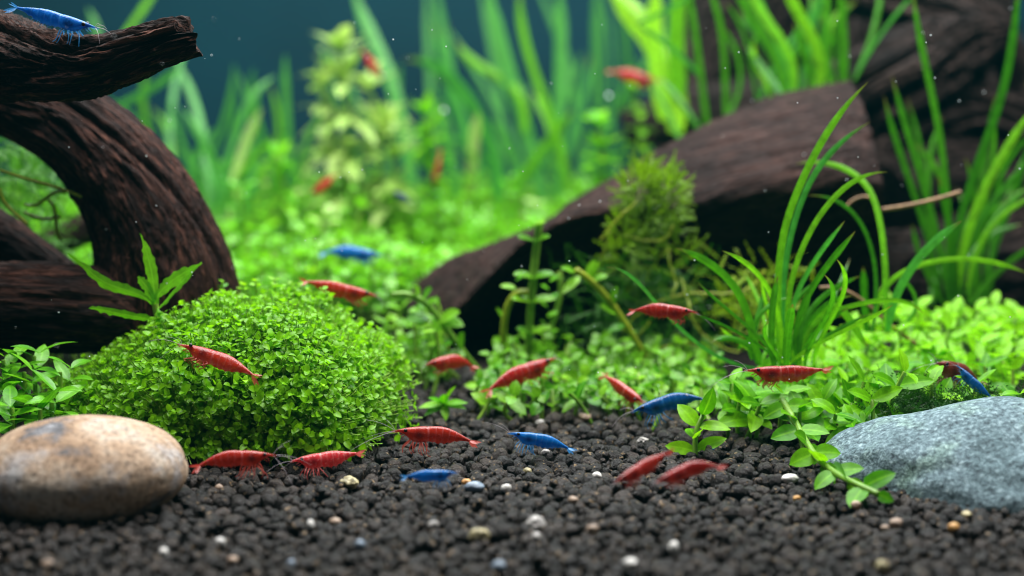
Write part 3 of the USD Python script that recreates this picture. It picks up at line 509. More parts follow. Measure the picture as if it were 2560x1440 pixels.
# lance-leaved stems behind the river stone
for k, (px, py, Y, lab) in enumerate([(60, 930, 0.443, 'lance leaved green stem under the driftwood limb behind the river stone'), (128, 985, 0.432, 'lance leaved stem between the river stone and the leafy mound'), (30, 1020, 0.426, 'bright low lance leaved stem just behind the river stone'), (8, 900, 0.448, 'darker lance leaved stem at the left edge under the driftwood'), (100, 1020, 0.426, 'short lance leaved stem whose leaves touch the top of the river stone'), (30, 905, 0.447, 'shaded lance leaved stem deep under the driftwood limb'), (85, 890, 0.450, 'shaded lance leaved stem under the middle of the limb'), (150, 930, 0.443, 'lance leaved stem tucked under the limb against the mound'), (20, 960, 0.437, 'leafy lance stem at the left edge above the river stone')]):
    top = P(px, py, Y); b = top.copy(); b[2] = float(ground(b[0], b[1])); st = []
    lv = Leaves(); sprig(lv, b + (top - b) * 0.25, np.array([rng.normal() * .12, rng.normal() * .12, 1]), max(0.006, (top - b)[2] * 0.8), 5, 0.0125, 0.0044, elev=0.25, curl=0.5, fold=0.2, tops=0.75)
    stem_plant('stem_plant', lab, 'aquatic plant', [([b, top], lv, 0.0006)], 'lance', 'lance_leaf')

# bright patch behind and left of the grey stone
def patch(name, label, spots, prof, mtl, L, W, pairs, elev, tilt, base, lean=0.25, nl=7, nw=5, smtl='stem', most=300, group=None):
    t = thing(name, label, 'aquatic plant', base, group=group); left = most; rest = []
    spots = sorted(spots, key=lambda s: s[2])
    for (px, py, Y, sc) in spots:
        top = P(px, py, Y); b = top.copy() + rng.normal(size=3) * [0.003, 0.003, 0]; b[2] = float(ground(b[0], b[1])) - 0.001
        if top[2] < b[2] + 0.003: top[2] = b[2] + 0.003
        ax = unit(unit(top - b) + np.array([rng.normal() * lean, -abs(rng.normal()) * lean * 0.8 - tilt, 0])); hh = min(np.linalg.norm(top - b) * 0.8, 0.012 * sc)
        lv = Leaves(); sprig(lv, top - ax * hh, ax, hh, pairs, L * sc * rng.uniform(.85, 1.12), W * sc * rng.uniform(.9, 1.1), elev=elev, curl=0.4, fold=0.18, tops=0.62)
        V, F, UV = lv.build(prof, nl, nw, 0.05)
        sp = obj('stem', tube(spline([b, (b + top) / 2 + rng.normal(size=3) * 0.001, top], 7), 0.00055, 6), smtl, t)
        if left >= len(V):
            for i in range(len(V)): obj('leaf', (V[i], F), mtl, sp, uv=UV)
            left -= len(V)
        else: rest.append(V)
    if rest:
        vf, uv = merged(np.concatenate(rest), F, UV); obj('foliage', vf, mtl, t, uv=uv, kind='stuff')
    return t
sp = []
for py in np.arange(775, 1010, 24):
    f = (py - 775) / 235; x0 = np.interp(py, [775, 840, 900, 960, 1010], [2230, 2110, 1990, 1860, 1850]); x1 = np.interp(py, [775, 900, 930, 960, 1010], [2580, 2580, 2560, 2230, 2130])
    for px in np.arange(x0, x1, 56): sp.append((px + rng.normal() * 16, py + rng.normal() * 9, .535 - .080 * f + rng.normal() * .004, rng.uniform(.85, 1.15)))
sp += [(2262, 930, .437, 1.25), (2130, 1010, .444, 1.1), (1960, 985, .447, 1.2), (1880, 985, .452, 1.1), (2190, 990, .447, 1.0), (1830, 960, .458, 1.0), (2060, 1000, .446, 1.25), (2550, 985, .435, 1.1), (2130, 1055, .434, 1.1), (2090, 1035, .437, 1.2), (2180, 1000, .436, 1.2), (2000, 1020, .44, 1.2), (1900, 1010, .445, 1.25), (1850, 1000, .45, 1.2), (2330, 960, .445, 1.1), (2440, 960, .447, 1.0), (2160, 955, .446, 1.3)]
patch('carpet_plant', 'bright lime patch of small pointed leaves spreading behind the grey stone', sp, 'oval', 'carpet_leaf', 0.0108, 0.0050, 3, 0.25, 0.3, P(2200, 960, .5))
# greener patch between gravel and log
sp = []
for py in np.arange(850, 1000, 17):
    f = (py - 850) / 150
    for px in np.arange(1190 + 60 * (1 - f), 1790 + 40 * f, 38): sp.append((px + rng.normal() * 14, py + rng.normal() * 8, .533 - .058 * f + rng.normal() * .004, rng.uniform(.8, 1.15)))
patch('carpet_plant', 'low mid green patch of rounded leaves between the gravel and the split log', sp, 'round', 'mid_leaf', 0.0066, 0.0046, 2, 0.15, 0.3, P(1500, 960, .5), nl=5, nw=4)
sp = [(1000 + rng.uniform(-70, 110), 760 + rng.uniform(0, 190), .535 + rng.normal() * .01, rng.uniform(.8, 1.2)) for k in range(46)]
patch('carpet_plant', 'loose patch of pale rounded leaves between the leafy mound and the log tip', sp, 'oval', 'mid_leaf', 0.0078, 0.0042, 2, 0.3, 0.2, P(1020, 940, .53), nl=5, nw=4, lean=0.45)

# runner over the grey stone
def runner(name, label, pts, Ys, mtl, L, W, n, rad, prof='oval', tilt=0.55, smtl='stem', skip=0.0, name_leaf='leaf', sizes=(1, 1)):
    p3 = [P(a, b, Y) for (a, b), Y in zip(pts, Ys)]; t = thing(name, label, 'aquatic plant', p3[0]); c = spline(p3, 40)
    obj('stem', tube(c, np.linspace(rad, rad * 0.8, 40), 8), smtl, t); lv = Leaves(); tg = unit(np.gradient(c, axis=0))
    for k in range(n):
        f = skip + (1 - skip) * (k + 0.5) / n; i = int(f * 39); d = tg[i]; view = unit(EYE - c[i]); up = unit(np.array([0, 0, 1.0]) * (1 - tilt) + view * tilt)
        s = unit(np.cross(d, up)); q = np.cross(s, d); sz = sizes[0] + (sizes[1] - sizes[0]) * f
        for h in (1, -1):
            dd = (s * h if k % 2 == 0 else unit(q * 0.9 * h + s * 0.3 * h)); dd = unit(dd + d * rng.uniform(.15, .6) + np.array([0, -.15, .1]))
            lv.add(c[i], dd, up + rng.normal(size=3) * .25, L * sz * rng.uniform(.85, 1.15), W * sz * rng.uniform(.9, 1.1), rng.uniform(.2, .7), .15)
    lv.add(c[-1], tg[-1], unit(EYE - c[-1]), L * .6, W * .6, .3, .2)
    V, F, UV = lv.build(prof, 7, 5, 0.04)
    for v_ in V: obj(name_leaf, (v_, F), mtl, t, uv=UV)
runner('creeping_stem', 'leafy lime runner trailing down the left side of the grey stone onto gravel', [(1955, 1000), (1990, 1060), (2025, 1120), (2070, 1170), (2130, 1205), (2195, 1235)], [.444, .432, .418, .404, .392, .384], 'carpet_leaf', 0.0076, 0.0046, 9, 0.00095, 'round')
runner('creeping_stem', 'small upright sprig standing alone in the gravel left of the runner', [(1738, 1140), (1738, 1105), (1745, 1065), (1754, 1045), (1756, 1030)], [.436, .437, .438, .439, .441], 'carpet_leaf', 0.0080, 0.0042, 4, 0.00075, 'oval')
lv = Leaves(); b = P(1110, 1010, .478)
for k, (tx, ty) in enumerate([(1045, 1020), (1070, 995), (1140, 965), (1170, 1008), (1165, 1022), (1115, 1052), (1060, 1040), (1110, 985)]): px_leaf(lv, (1110, 1010), (tx, ty), .478, .474, 24, .3, .2, .45)
stem_plant('rosette_plant', 'small star shaped rosette on the gravel right of the leafy mound', 'aquatic plant', [([G(1115, 1035), b], lv, .0006)], 'lance', 'carpet_leaf')

# stems in front of the log
lv = Leaves()
for py, w in [(560, 26), (600, 40), (690, 52), (750, 56), (830, 44)]:
    for sx in (-1, 1): px_leaf(lv, (1335 - (py - 560) * .02, py), (1335 + sx * w, py - 6 + rng.normal() * 5), .522, .518, 38, .3, .1, .35)
stem_plant('round_leaf_stem', 'tall upright stem with paired round leaves before the dark log', 'aquatic plant', [(pxs([(1320, 930), (1325, 800), (1335, 680), (1345, 590), (1350, 555)], .522, .522), lv, .0012)], 'round', 'mid_leaf', base=P(1320, 930, .522))
lv = Leaves()
for bx, by, tx, ty in [(1290, 720, 1250, 715), (1262, 800, 1240, 770), (1265, 860, 1300, 850), (1290, 700, 1310, 690)]: px_leaf(lv, (bx, by), (tx, ty), .526, .524, 22, .3, .1, .4)
stem_plant('round_leaf_stem', 'yellowish bare stem bent like a hook beside the tall upright stem', 'aquatic plant', [(pxs([(1295, 915), (1262, 860), (1262, 800), (1285, 740), (1320, 730)], .526, .52), lv, .0011)], 'round', 'mid_leaf', 'yellow_stem')
lv = Leaves()
for bx, by, tx, ty, w in [(1055, 750, 1080, 722, 44), (1058, 760, 1095, 752, 30), (1100, 800, 1150, 780, 44), (1100, 800, 1160, 815, 40), (1070, 790, 1015, 800, 40), (1070, 795, 1050, 820, 40), (1150, 870, 1160, 830, 36), (1120, 845, 1090, 870, 36), (1160, 880, 1110, 905, 40), (1050, 748, 1035, 715, 44)]: px_leaf(lv, (bx, by), (tx, ty), .52, .516, w, .3, .1, .5)
stem_plant('round_leaf_stem', 'arching stem with glossy round leaves right of the leafy mound', 'aquatic plant', [(pxs([(1200, 930), (1150, 870), (1100, 800), (1050, 748), (980, 738)], .525, .515), lv, .0010)], 'round', 'mid_leaf', base=P(1200, 930, .525))
lv = Leaves()
for bx, by, tx, ty, w in [(1440, 680, 1400, 670, 24), (1450, 690, 1405, 735, 26), (1465, 690, 1490, 650, 30), (1470, 700, 1500, 655, 34), (1540, 780, 1500, 765, 40), (1530, 760, 1545, 715, 30), (1560, 810, 1520, 830, 26), (1480, 700, 1520, 690, 30)]: px_leaf(lv, (bx, by), (tx, ty), .52, .516, w, .3, .1, .5)
stem_plant('round_leaf_stem', 'slanting yellow green stem with spoon leaves left of the olive moss', 'aquatic plant', [(pxs([(1620, 900), (1570, 820), (1510, 735), (1440, 675)], .525, .515), lv, .0010)], 'oval', 'mid_leaf', 'yellow_stem', base=P(1620, 900, .525))
lv = Leaves()
for k in range(9): f = (k + .5) / 9; px_leaf(lv, (1375 - 15 * f, 690 + 200 * f), (1375 + 22 * (-1) ** k, 680 + 200 * f), .535, .533, 20, .3, .1, .4)
stem_plant('round_leaf_stem', 'thin dim stem standing in shade right of the tall upright stem', 'aquatic plant', [(pxs([(1365, 900), (1385, 800), (1400, 740), (1398, 680)], .535, .535), lv, .0009)], 'round', 'lance_leaf')

# moss
def fronds(n, place, length, spread=0.5, droop=0.6, leaflets=10, ll=0.0012, lw=0.00035, w=0.00035):
    """place(k) gives a point and an outward direction."""
    B, D, N, L, c = [], [], [], [], []
    lb, ld, ln, lL = [], [], [], []
    for k in range(n):
        b, o = place(k); d = unit(o + rng.normal(size=3) * spread); nn = unit(np.cross(d, rng.normal(size=3))); ln_ = length * rng.uniform(.5, 1.3); cv = rng.normal() * droop
        B.append(b); D.append(d); N.append(nn); L.append(ln_); c.append(cv); sd = np.cross(nn, d)
        for j in range(leaflets):
            u = (j + 1) / (leaflets + .5); th = cv * u; q = b + d * ln_ * u * math.cos(th / 2) - nn * ln_ * u * math.sin(th / 2); dt = d * math.cos(th) - nn * math.sin(th)
            for h in (1, -1): lb.append(q); ld.append(unit(sd * h * .9 + dt * .8 + nn * rng.normal() * .3)); ln.append(nn); lL.append(ll * (1.15 - .6 * u) * rng.uniform(.7, 1.2))
    V1, F1, U1 = leaves(np.array(B), np.array(D), np.array(N), np.array(L), w, np.array(c), .1, 'frond', 5, 2)
    V2, F2, U2 = leaves(np.array(lb), np.array(ld), np.array(ln), np.array(lL), lw, .3, .1, 'lance', 2, 2)
    a, ua = merged(V1, F1, U1); b, ub = merged(V2, F2, U2); return join([a, b]), np.vstack([ua, ub])
def clump(name, label, n, place, mtl, **k):
    vf, uv = fronds(n, place, **k); t = thing(name, label, 'moss', vf[0].mean(0) * [1, 1, 0] + [0, 0, vf[0][:, 2].min()]); obj('fronds', vf, mtl, t, uv=uv, kind='stuff')
def place_arch(k):
    f = rng.random(); p = P(-60 + 210 * rng.random() ** 1.3, 350 + 290 * f, .545 + .012 * rng.normal()); return p, unit(np.array([.5 + rng.normal() * .5, -.3, -.35 + rng.normal() * .5]))
clump('moss_clump', 'shaded feathery moss hanging inside the driftwood arch', 520, place_arch, 'moss', length=.010, leaflets=9, ll=.0013)
t = thing('moss_strand', 'long thin yellow green moss strand reaching right across the arch opening', 'moss', P(0, 430, .49))
def strand(t, pts, Y, w=.00045, ll=.0011):
    c = spline(pxs(pts, Y, Y), 24); obj('stem', tube(c, w, 5), 'yellow_stem', t); lb, ld, ln = [], [], []; tg = unit(np.gradient(c, axis=0))
    for i in range(3, 24):
        for h in (1, -1): lb.append(c[i]); ld.append(unit(np.cross(tg[i], [0, 1, 0]) * h + tg[i] * .8 + rng.normal(size=3) * .2)); ln.append([0, -1, .3])
    vf, uv = merged(*leaves(np.array(lb), np.array(ld), np.array(ln), ll, .0003, .3, .1, 'lance', 3, 2)); obj('fronds', vf, 'moss', t, uv=uv, kind='stuff')
strand(t, [(0, 425), (70, 448), (130, 465), (205, 492)], .49)
t = thing('moss_strand', 'moss strand drooping down from the left edge inside the arch', 'moss', P(0, 470, .49)); strand(t, [(0, 470), (15, 510), (40, 535), (68, 560)], .49)
t = thing('moss_strand', 'dark branching moss strand at the right of the arch moss', 'moss', P(70, 540, .5))
for q in ([(60, 510), (110, 500), (140, 480), (165, 482)], [(120, 500), (135, 520), (140, 560), (152, 600)], [(60, 530), (100, 545), (150, 542)]): strand(t, q, .50)
def place_stone(k):
    px = rng.uniform(2190, 2590); py = 1000 + (px - 2190) * .10 + rng.uniform(-25, 35) + 14 * rng.normal(); return P(px, py, .438 + .02 * (1030 - py) / 40 * .5), unit(np.array([rng.normal() * .8, -.5, .35]))
clump('moss_clump', 'dark green moss draped over the top of the grey stone', 640, place_stone, 'dark_moss', length=.007, leaflets=8, ll=.0009, spread=.6, droop=.9)
def place_olive(k):
    f = rng.random(); cx, cy, rx, ry = (1605, 470, 42, 48) if f < .25 else (1672, 492, 36, 74) if f < .5 else (1630, 550, 48, 46) if f < .62 else (1560, 610, 36, 90) if f < .8 else (1650, 660, 85, 120); a, r = rng.uniform(0, 6.28), math.sqrt(rng.random())
    p = P(cx + rx * r * math.cos(a), cy + ry * r * math.sin(a), .545 - .012 * (1 - r * r)); return p, unit(np.array([math.cos(a) * r * .7, -.5, -math.sin(a) * r + .35]))
clump('moss_clump', 'olive green moss tuft growing on the face of the split log', 560, place_olive, 'olive_moss', length=.0065, leaflets=8, ll=.0012, lw=.0005, spread=.45)
def place_low(k):
    p = P(rng.normal(1600, 90), rng.uniform(660, 890), .545 + rng.normal() * .008); return p, unit(np.array([rng.normal() * .7, -.4, rng.normal() * .6]))
clump('moss_clump', 'loose tangled moss hanging below the olive tuft to the plants', 600, place_low, 'moss', length=.010, leaflets=8, ll=.0012)
def place_grass(k):
    p = P(rng.normal(1880, 80), 760 + rng.normal() * 55, .535 + rng.normal() * .006); return p, unit(np.array([rng.normal() * .7, -.3, rng.normal() * .4 + .2]))
clump('moss_clump', 'wispy moss tangle on the log root behind the grass tuft', 170, place_grass, 'olive_moss', length=.009, leaflets=8, ll=.0012)
t = thing('moss_strand', 'yellow tangled moss runners below the olive tuft', 'moss', P(1600, 900, .535))
for q in ([(1500, 600), (1520, 570), (1560, 530), (1590, 500)], [(1555, 590), (1600, 605), (1660, 605), (1690, 570)], [(1665, 610), (1675, 650), (1690, 690), (1680, 740)], [(1700, 700), (1720, 740), (1745, 800)], [(1490, 850), (1560, 855), (1600, 830), (1630, 790)], [(1560, 830), (1640, 760), (1740, 740), (1840, 735), (1900, 690)], [(1495, 690), (1500, 640), (1510, 590)], [(1620, 690), (1650, 640), (1668, 630)], [(1720, 760), (1780, 850), (1860, 890)], [(1760, 880), (1700, 860), (1650, 880)]):
    obj('stem', tube(spline(pxs(q, .535, .528), 18) + np.cumsum(rng.normal(size=(18, 3)) * .00022, 0), .00036, 5), 'yellow_stem', t)

# twigs
for lab, pts, Y, w in [('thin brown twig slanting across the dark wood at the right', [(2205, 524), (2300, 508), (2402, 480)], .53, .0007), ('short curled brown root tip left of the brown twig', [(2115, 520), (2140, 497), (2165, 492), (2190, 505)], .53, .0005), ('brown root twig descending into the lime leaf patch', [(2050, 720), (2130, 735), (2200, 790), (2260, 840), (2345, 885)], .505, .0006)]:
    t = thing('twig', lab, 'twig', P(*pts[0], Y)); obj('shaft', tube(spline(pxs(pts, Y, Y), 24), w, 7), 'twig', t)

# grass
def tuft(label, blades, Y, mtl, base, dY=0.012, name='grass_plant', group=None):
    t = thing(name, label, 'grass plant', base, group=group)
    for b in blades:
        pts, w = b[0], b[1]; mm = b[2] if len(b) > 2 else mtl; yy = Y + rng.normal() * dY * .4; y2 = yy + rng.normal() * dY
        vf, uv = ribbon(pxs(pts, yy, y2), w * S(Y) * (.66 if Y < .55 else .62 if Y < .7 else 1), rng.uniform(-.5, .5) if w > 16 else 0, .3, 26); obj('blade', vf, mm, t, uv=uv)
gb, gm, gt = 'grass_bright', 'grass_mid', 'grass_teal'
tuft('sharp tuft of arching grass blades standing between log and lime patch', [
 ([(1950, 915), (1945, 720), (1965, 560), (2010, 440), (2075, 320), (2170, 205)], 27, gb), ([(1975, 900), (1960, 700), (1985, 560), (2040, 430), (2110, 350), (2175, 305)], 23, gt),
 ([(1985, 900), (1980, 700), (2020, 590), (2080, 500), (2140, 450), (2218, 430)], 21, gb), ([(1985, 890), (2000, 720), (2060, 620), (2112, 552)], 20, gt), ([(1990, 880), (2020, 740), (2080, 650), (2138, 578)], 25, gm),
 ([(1905, 915), (1885, 850), (1850, 740), (1790, 670), (1690, 620)], 29, gm), ([(1955, 900), (1930, 740), (1880, 670), (1805, 627)], 19, gb), ([(1880, 900), (1885, 810), (1930, 760), (1982, 745)], 19, gm),
 ([(2000, 900), (2040, 760), (2090, 720), (2150, 690)], 23, gm), ([(2000, 912), (2050, 800), (2150, 760), (2260, 755), (2308, 782)], 19, gb), ([(2000, 915), (2035, 800), (2085, 765), (2125, 800), (2172, 865)], 29, gb),
 ([(1925, 915), (1880, 870), (1820, 845), (1780, 855)], 23, gm), ([(1895, 912), (1885, 830), (1900, 770), (1915, 700)], 24, gm), ([(1965, 915), (1970, 830), (1982, 760)], 32, gm), ([(1975, 915), (2040, 830), (2120, 770)], 22, gm),
 ([(1935, 915), (1930, 800), (1945, 690)], 26, gm), ([(1990, 915), (2010, 830), (2070, 760), (2130, 740)], 22, gm), ([(1905, 915), (1930, 860), (1960, 850), (1990, 870)], 16, gb), ([(1890, 920), (1760, 870), (1690, 810), (1630, 745), (1570, 685), (1515, 668)], 14, gt),
 ([(1940, 915), (1905, 840), (1870, 850), (1840, 880)], 14, gm)], .476, gb, P(1950, 915, .476))
tuft('few long bowed blades right of the sharp grass tuft', [
 ([(2215, 830), (2212, 650), (2197, 540), (2165, 462), (2100, 417), (1990, 410)], 23, gb), ([(2165, 830), (2160, 740), (2158, 668)], 28, gm), ([(2190, 790), (2230, 700), (2330, 655), (2450, 650), (2570, 684)], 20, gb),
 ([(2220, 830), (2260, 700), (2330, 610), (2405, 552)], 31, gt), ([(2180, 830), (2190, 700), (2130, 530), (2020, 488)], 16, gm), ([(2230, 830), (2290, 760), (2250, 690)], 14, gm)], .505, gb, P(2200, 830, .505))
tuft('tall dark green grass stand at the right edge', [
 ([(2375, 760), (2400, 560), (2450, 400), (2510, 220), (2545, 0), (2552, -70)], 36), ([(2385, 760), (2370, 560), (2350, 350), (2310, 150), (2280, -40)], 30), ([(2370, 740), (2335, 560), (2290, 400), (2230, 190)], 27), ([(2350, 740), (2310, 560), (2250, 380), (2210, 240)], 25),
 ([(2390, 760), (2420, 580), (2500, 400), (2590, 260)], 36, gb), ([(2400, 760), (2450, 560), (2530, 450), (2600, 380)], 27), ([(2420, 740), (2470, 580), (2580, 460)], 30), ([(2420, 720), (2500, 545), (2600, 485)], 20, gb), ([(2390, 760), (2380, 600), (2345, 440)], 28),
 ([(2400, 760), (2440, 620), (2560, 560)], 22), ([(2360, 760), (2300, 640), (2280, 560)], 20), ([(2430, 760), (2520, 660), (2600, 610)], 26)], .565, gm, P(2390, 760, .565))
tuft('bright grass tuft rooted on top of the split log', [
 ([(1962, 245), (1940, 150), (1890, 60), (1830, -60)], 40), ([(1985, 225), (1960, 110), (1900, 20), (1870, -60)], 42, gb), ([(2045, 225), (2038, 110), (1990, 20), (1960, -60)], 44, gb), ([(2070, 200), (2068, 70), (2065, -50)], 25), ([(2112, 210), (2110, 80), (2095, -50)], 30),
 ([(2135, 200), (2190, 50), (2205, -50)], 20), ([(1960, 240), (1930, 200), (1860, 110)], 25), ([(2030, 225), (2010, 130), (1985, 60)], 26), ([(2140, 190), (2200, 90), (2290, -20)], 14, gt), ([(2020, 225), (2045, 140), (2060, 40)], 22)], .635, gm, P(2000, 245, .63))
tuft('thin dim grass blades behind the top of the split log', [
 ([(1818, 330), (1812, 180), (1800, 60), (1760, -50)], 25), ([(1775, 360), (1760, 250), (1745, 130), (1715, -50)], 25), ([(1770, 360), (1690, 240), (1650, 195)], 24), ([(1720, 400), (1680, 300), (1630, 200)], 24), ([(1590, 62), (1660, 30), (1760, -30)], 18, 'grass_teal'), ([(1755, 195), (1690, 130), (1590, 62)], 18, gt), ([(1780, 340), (1850, 180), (1800, 60)], 20)], .66, gm, P(1770, 360, .66))

def spray(label, bases, tops, n, Y, mats, base, w=(12, 22), name='grass_plant'):
    bl = []
    for k in range(n):
        f = rng.random(); bx = bases[0] + (bases[1] - bases[0]) * f + rng.normal() * 6; tx = tops[0] + (tops[1] - tops[0]) * np.clip(f + rng.normal() * .25, -.2, 1.2); ty = rng.uniform(tops[2], tops[3]); sw = rng.normal() * 25
        bl.append(([(bx, bases[2]), (bx + (tx - bx) * .25 + sw * .4, bases[2] + (ty - bases[2]) * .35), (bx + (tx - bx) * .6 + sw, bases[2] + (ty - bases[2]) * .7), (tx, ty)], rng.uniform(*w), mats[rng.integers(len(mats))]))
    tuft(label, bl, Y, mats[0], base, .02, name)
spray('fine crowded grass blades behind the tuft on the split log', (1890, 2120, 250), (1800, 2120, -60, 110), 15, .665, [gm, gm, gb, gt], P(2020, 250, .665))
spray('fine dark grass blades filling in behind the right edge stand', (2320, 2480, 760), (2210, 2620, 180, 540), 12, .60, [gm, gm], P(2390, 760, .60))
spray('thin young blades at the foot of the sharp grass tuft', (1890, 2040, 915), (1800, 2160, 640, 820), 14, .484, [gm, gb], P(1965, 915, .484), w=(10, 18))
# far background plants
fb, fl = 'far_blade', 'grass_bright'
tuft('wide yellow green leaves at the top behind the log', [([(1690, 330), (1670, 180), (1610, 70), (1520, -30)], 60, 'far_leaf'), ([(1660, 300), (1640, 160), (1640, -40)], 40, 'far_leaf'), ([(1700, 240), (1690, 100), (1700, -40)], 40, gb)], .73, 'far_leaf', P(1690, 330, .73), name='ribbon_plant')
tuft('tall blurred ribbon leaves in the middle of the background', [
 ([(1370, 520), (1340, 420), (1310, 300), (1265, 150), (1222, -40)], 38), ([(1392, 500), (1395, 290), (1400, 150), (1395, -40)], 34), ([(1420, 480), (1380, 300), (1330, 160), (1300, -40)], 22, 'grass_bright'), ([(1290, 470), (1360, 370), (1432, 278)], 22, gb), ([(1390, 430), (1370, 300), (1330, 230)], 21, gb),
 ([(1300, 480), (1280, 380), (1230, 300)], 28)], .80, fb, P(1370, 520, .80), name='ribbon_plant')
tuft('blurred ribbon leaves left of centre in the background', [
 ([(1040, 520), (1010, 330), (970, 180), (930, 90), (880, -40)], 34), ([(1240, 560), (1200, 300), (1150, 222), (1090, 168), (1010, 150)], 32, gt), ([(1180, 500), (1183, 400), (1196, 280)], 28, 'pale_leaf'), ([(1310, 330), (1260, 200), (1200, 165), (1140, 100)], 22, gb), ([(1140, 520), (1120, 380), (1100, 250)], 28)], .80, fb, P(1050, 540, .80), name='ribbon_plant')
tuft('faint tall ribbon leaves close to the rear wall', [([(1090, 520), (1080, 250), (1068, -40)], 22), ([(1200, 480), (1130, 200), (1090, -40)], 24), ([(1500, 500), (1495, 250), (1490, -40)], 29), ([(1255, 480), (1250, 250), (1200, -40)], 22), ([(1560, 400), (1570, 200), (1550, -40)], 22), ([(1020, 420), (990, 250), (1000, 160)], 19), ([(1450, 460), (1440, 250), (1340, -40)], 19)], .92, fb, P(1200, 520, .92), name='ribbon_plant')
tuft('blurred slanting ribbon leaves right of the arched driftwood', [
 ([(535, 560), (520, 420), (500, 300), (430, 140)], 20), ([(520, 520), (580, 360), (640, 230), (690, 190)], 19), ([(575, 560), (600, 400), (655, 270)], 23, 'pale_leaf'), ([(560, 560), (530, 400), (450, 270)], 21), ([(610, 560), (630, 430), (600, 330)], 19), ([(480, 560), (480, 420), (540, 320)], 19), ([(620, 560), (660, 420), (700, 380)], 14, gb), ([(300, 260), (380, 220), (450, 165)], 18), ([(500, 560), (470, 400), (420, 250)], 13), ([(590, 560), (560, 440), (480, 330)], 14), ([(640, 560), (690, 430), (720, 300)], 12), ([(550, 560), (600, 440), (690, 340)], 14, gb), ([(530, 540), (560, 420), (610, 300)], 12)], .74, fb, P(560, 580, .74), name='ribbon_plant')
tuft('far ribbon leaves crossing behind the upper branch', [([(240, 200), (310, 90), (400, -40)], 19, gb), ([(260, 220), (250, 110), (220, 20)], 19), ([(420, 400), (440, 200), (470, 90)], 14)], .78, fb, P(300, 260, .78), name='ribbon_plant')
tuft('bright green ribbon leaves seen through the arch', [([(150, 660), (170, 540), (190, 400)], 29, gb), ([(200, 680), (210, 560), (150, 420)], 29), ([(100, 660), (120, 520), (60, 380)], 29, gb), ([(240, 660), (235, 560), (240, 440)], 24), ([(60, 640), (60, 520), (20, 360)], 29), ([(215, 700), (200, 620), (188, 580)], 10, 'pale_leaf')], .68, gb, P(160, 680, .68), name='ribbon_plant')
spray('thin layered grass blades far back in the middle', (920, 1580, 500), (860, 1600, -40, 330), 17, .88, [fb, fb, gt], P(1250, 500, .86), w=(9, 20), name='ribbon_plant')
spray('thin crossing grass blades far back right of the arched trunk', (400, 760, 560), (330, 800, 130, 420), 15, .80, [fb, gb, fb], P(580, 560, .80), w=(9, 20), name='ribbon_plant')
def whorl_plant(label, px, py0, py1, Y, L, mtl='pale_leaf', sway=20, n=9, per=7, W=.30):
    pts = pxs([(px + 10, py1), (px + sway, (py0 + py1) / 2), (px, py0)], Y, Y); c = spline(pts, n * 4); t = thing('whorl_plant', label, 'aquatic plant', pts[0]); sp_ = obj('stem', tube(c, .0009, 6), 'stem', t); lv = Leaves()
    for k in range(n):
        i = int(np.clip((k + .6 + rng.normal() * .2) / n, 0, 1) * (n * 4 - 1)); f = k / (n - 1); ax = unit(c[-1] - c[0]); A, s, q = frame(ax)
        for j in range(per):
            a = j * 6.283 / per + k * .5 + rng.normal() * .3; e = .15 + .6 * f ** 2 + rng.normal() * .35; lv.add(c[i], (math.cos(a) * s + math.sin(a) * q) * math.cos(e) + A * math.sin(e), A, L * (1 - .35 * f) * rng.uniform(.8, 1.2), L * W, rng.uniform(.1, 1.1), .1)
    plant_leaves(t, lv, 'lance', mtl, 5, 3)
whorl_plant('pale yellow whorled stem plant blurred in the left background', 850, 110, 520, .74, .024, n=8)
whorl_plant('second pale whorled stem leaning left of the first', 790, 170, 480, .75, .020, n=6, sway=40)
whorl_plant('pale whorled stem leaning right behind the first', 905, 190, 520, .76, .021, n=6, sway=50)
whorl_plant('broad pale whorled stem at the right of the pale group', 955, 285, 540, .74, .019, n=6, sway=30)
whorl_plant('low yellow green whorled plant at the left of the far carpet', 690, 385, 560, .72, .017, 'far_leaf', n=5)
whorl_plant('small whorled plant between the ribbon leaves in the far middle', 1060, 270, 520, .76, .017, 'far_leaf', n=7)
whorl_plant('leafy stem right of the far ribbon leaves near the log', 1490, 300, 620, .72, .015, 'far_leaf', n=7, W=.5)
whorl_plant('pale leafy stem whose tip ends under the far swimming red shrimp', 1580, 215, 420, .73, .010, 'mid_leaf', n=5, W=.45)
for k in range(26):
    px, Y = rng.uniform(560, 1600), rng.uniform(.66, .82); c0 = P(px, 720, Y); c0[2] = float(ground(c0[0], Y)); hgt = rng.uniform(.020, .040); ax = unit(np.array([rng.normal() * .15, rng.normal() * .15, 1.0])); t = thing('bushy_stem', ['soft blurred bushy lime green stem rising from the far carpet', 'soft blurred bushy darker green stem rising from the far carpet', 'soft blurred bushy pale whitish green stem rising from the far carpet', 'soft blurred bushy lime green stem rising from the far carpet'][k % 4], 'aquatic plant', c0, group=['lime bushy stems in the blurred background', 'darker bushy stems in the blurred background', 'pale bushy stems in the blurred background', 'lime bushy stems in the blurred background'][k % 4])
    obj('stem', tube([c0, c0 + ax * hgt], .0008, 5), 'stem', t); lv = Leaves(); sprig(lv, c0, ax, hgt, 8, rng.uniform(.008, .011), .0045, elev=.25, curl=.4, fold=.15, tops=.7)
    plant_leaves(t, lv, 'oval', ['far_leaf', 'mid_leaf', 'pale_leaf', 'far_leaf'][k % 4], 4, 3, biggest=0)
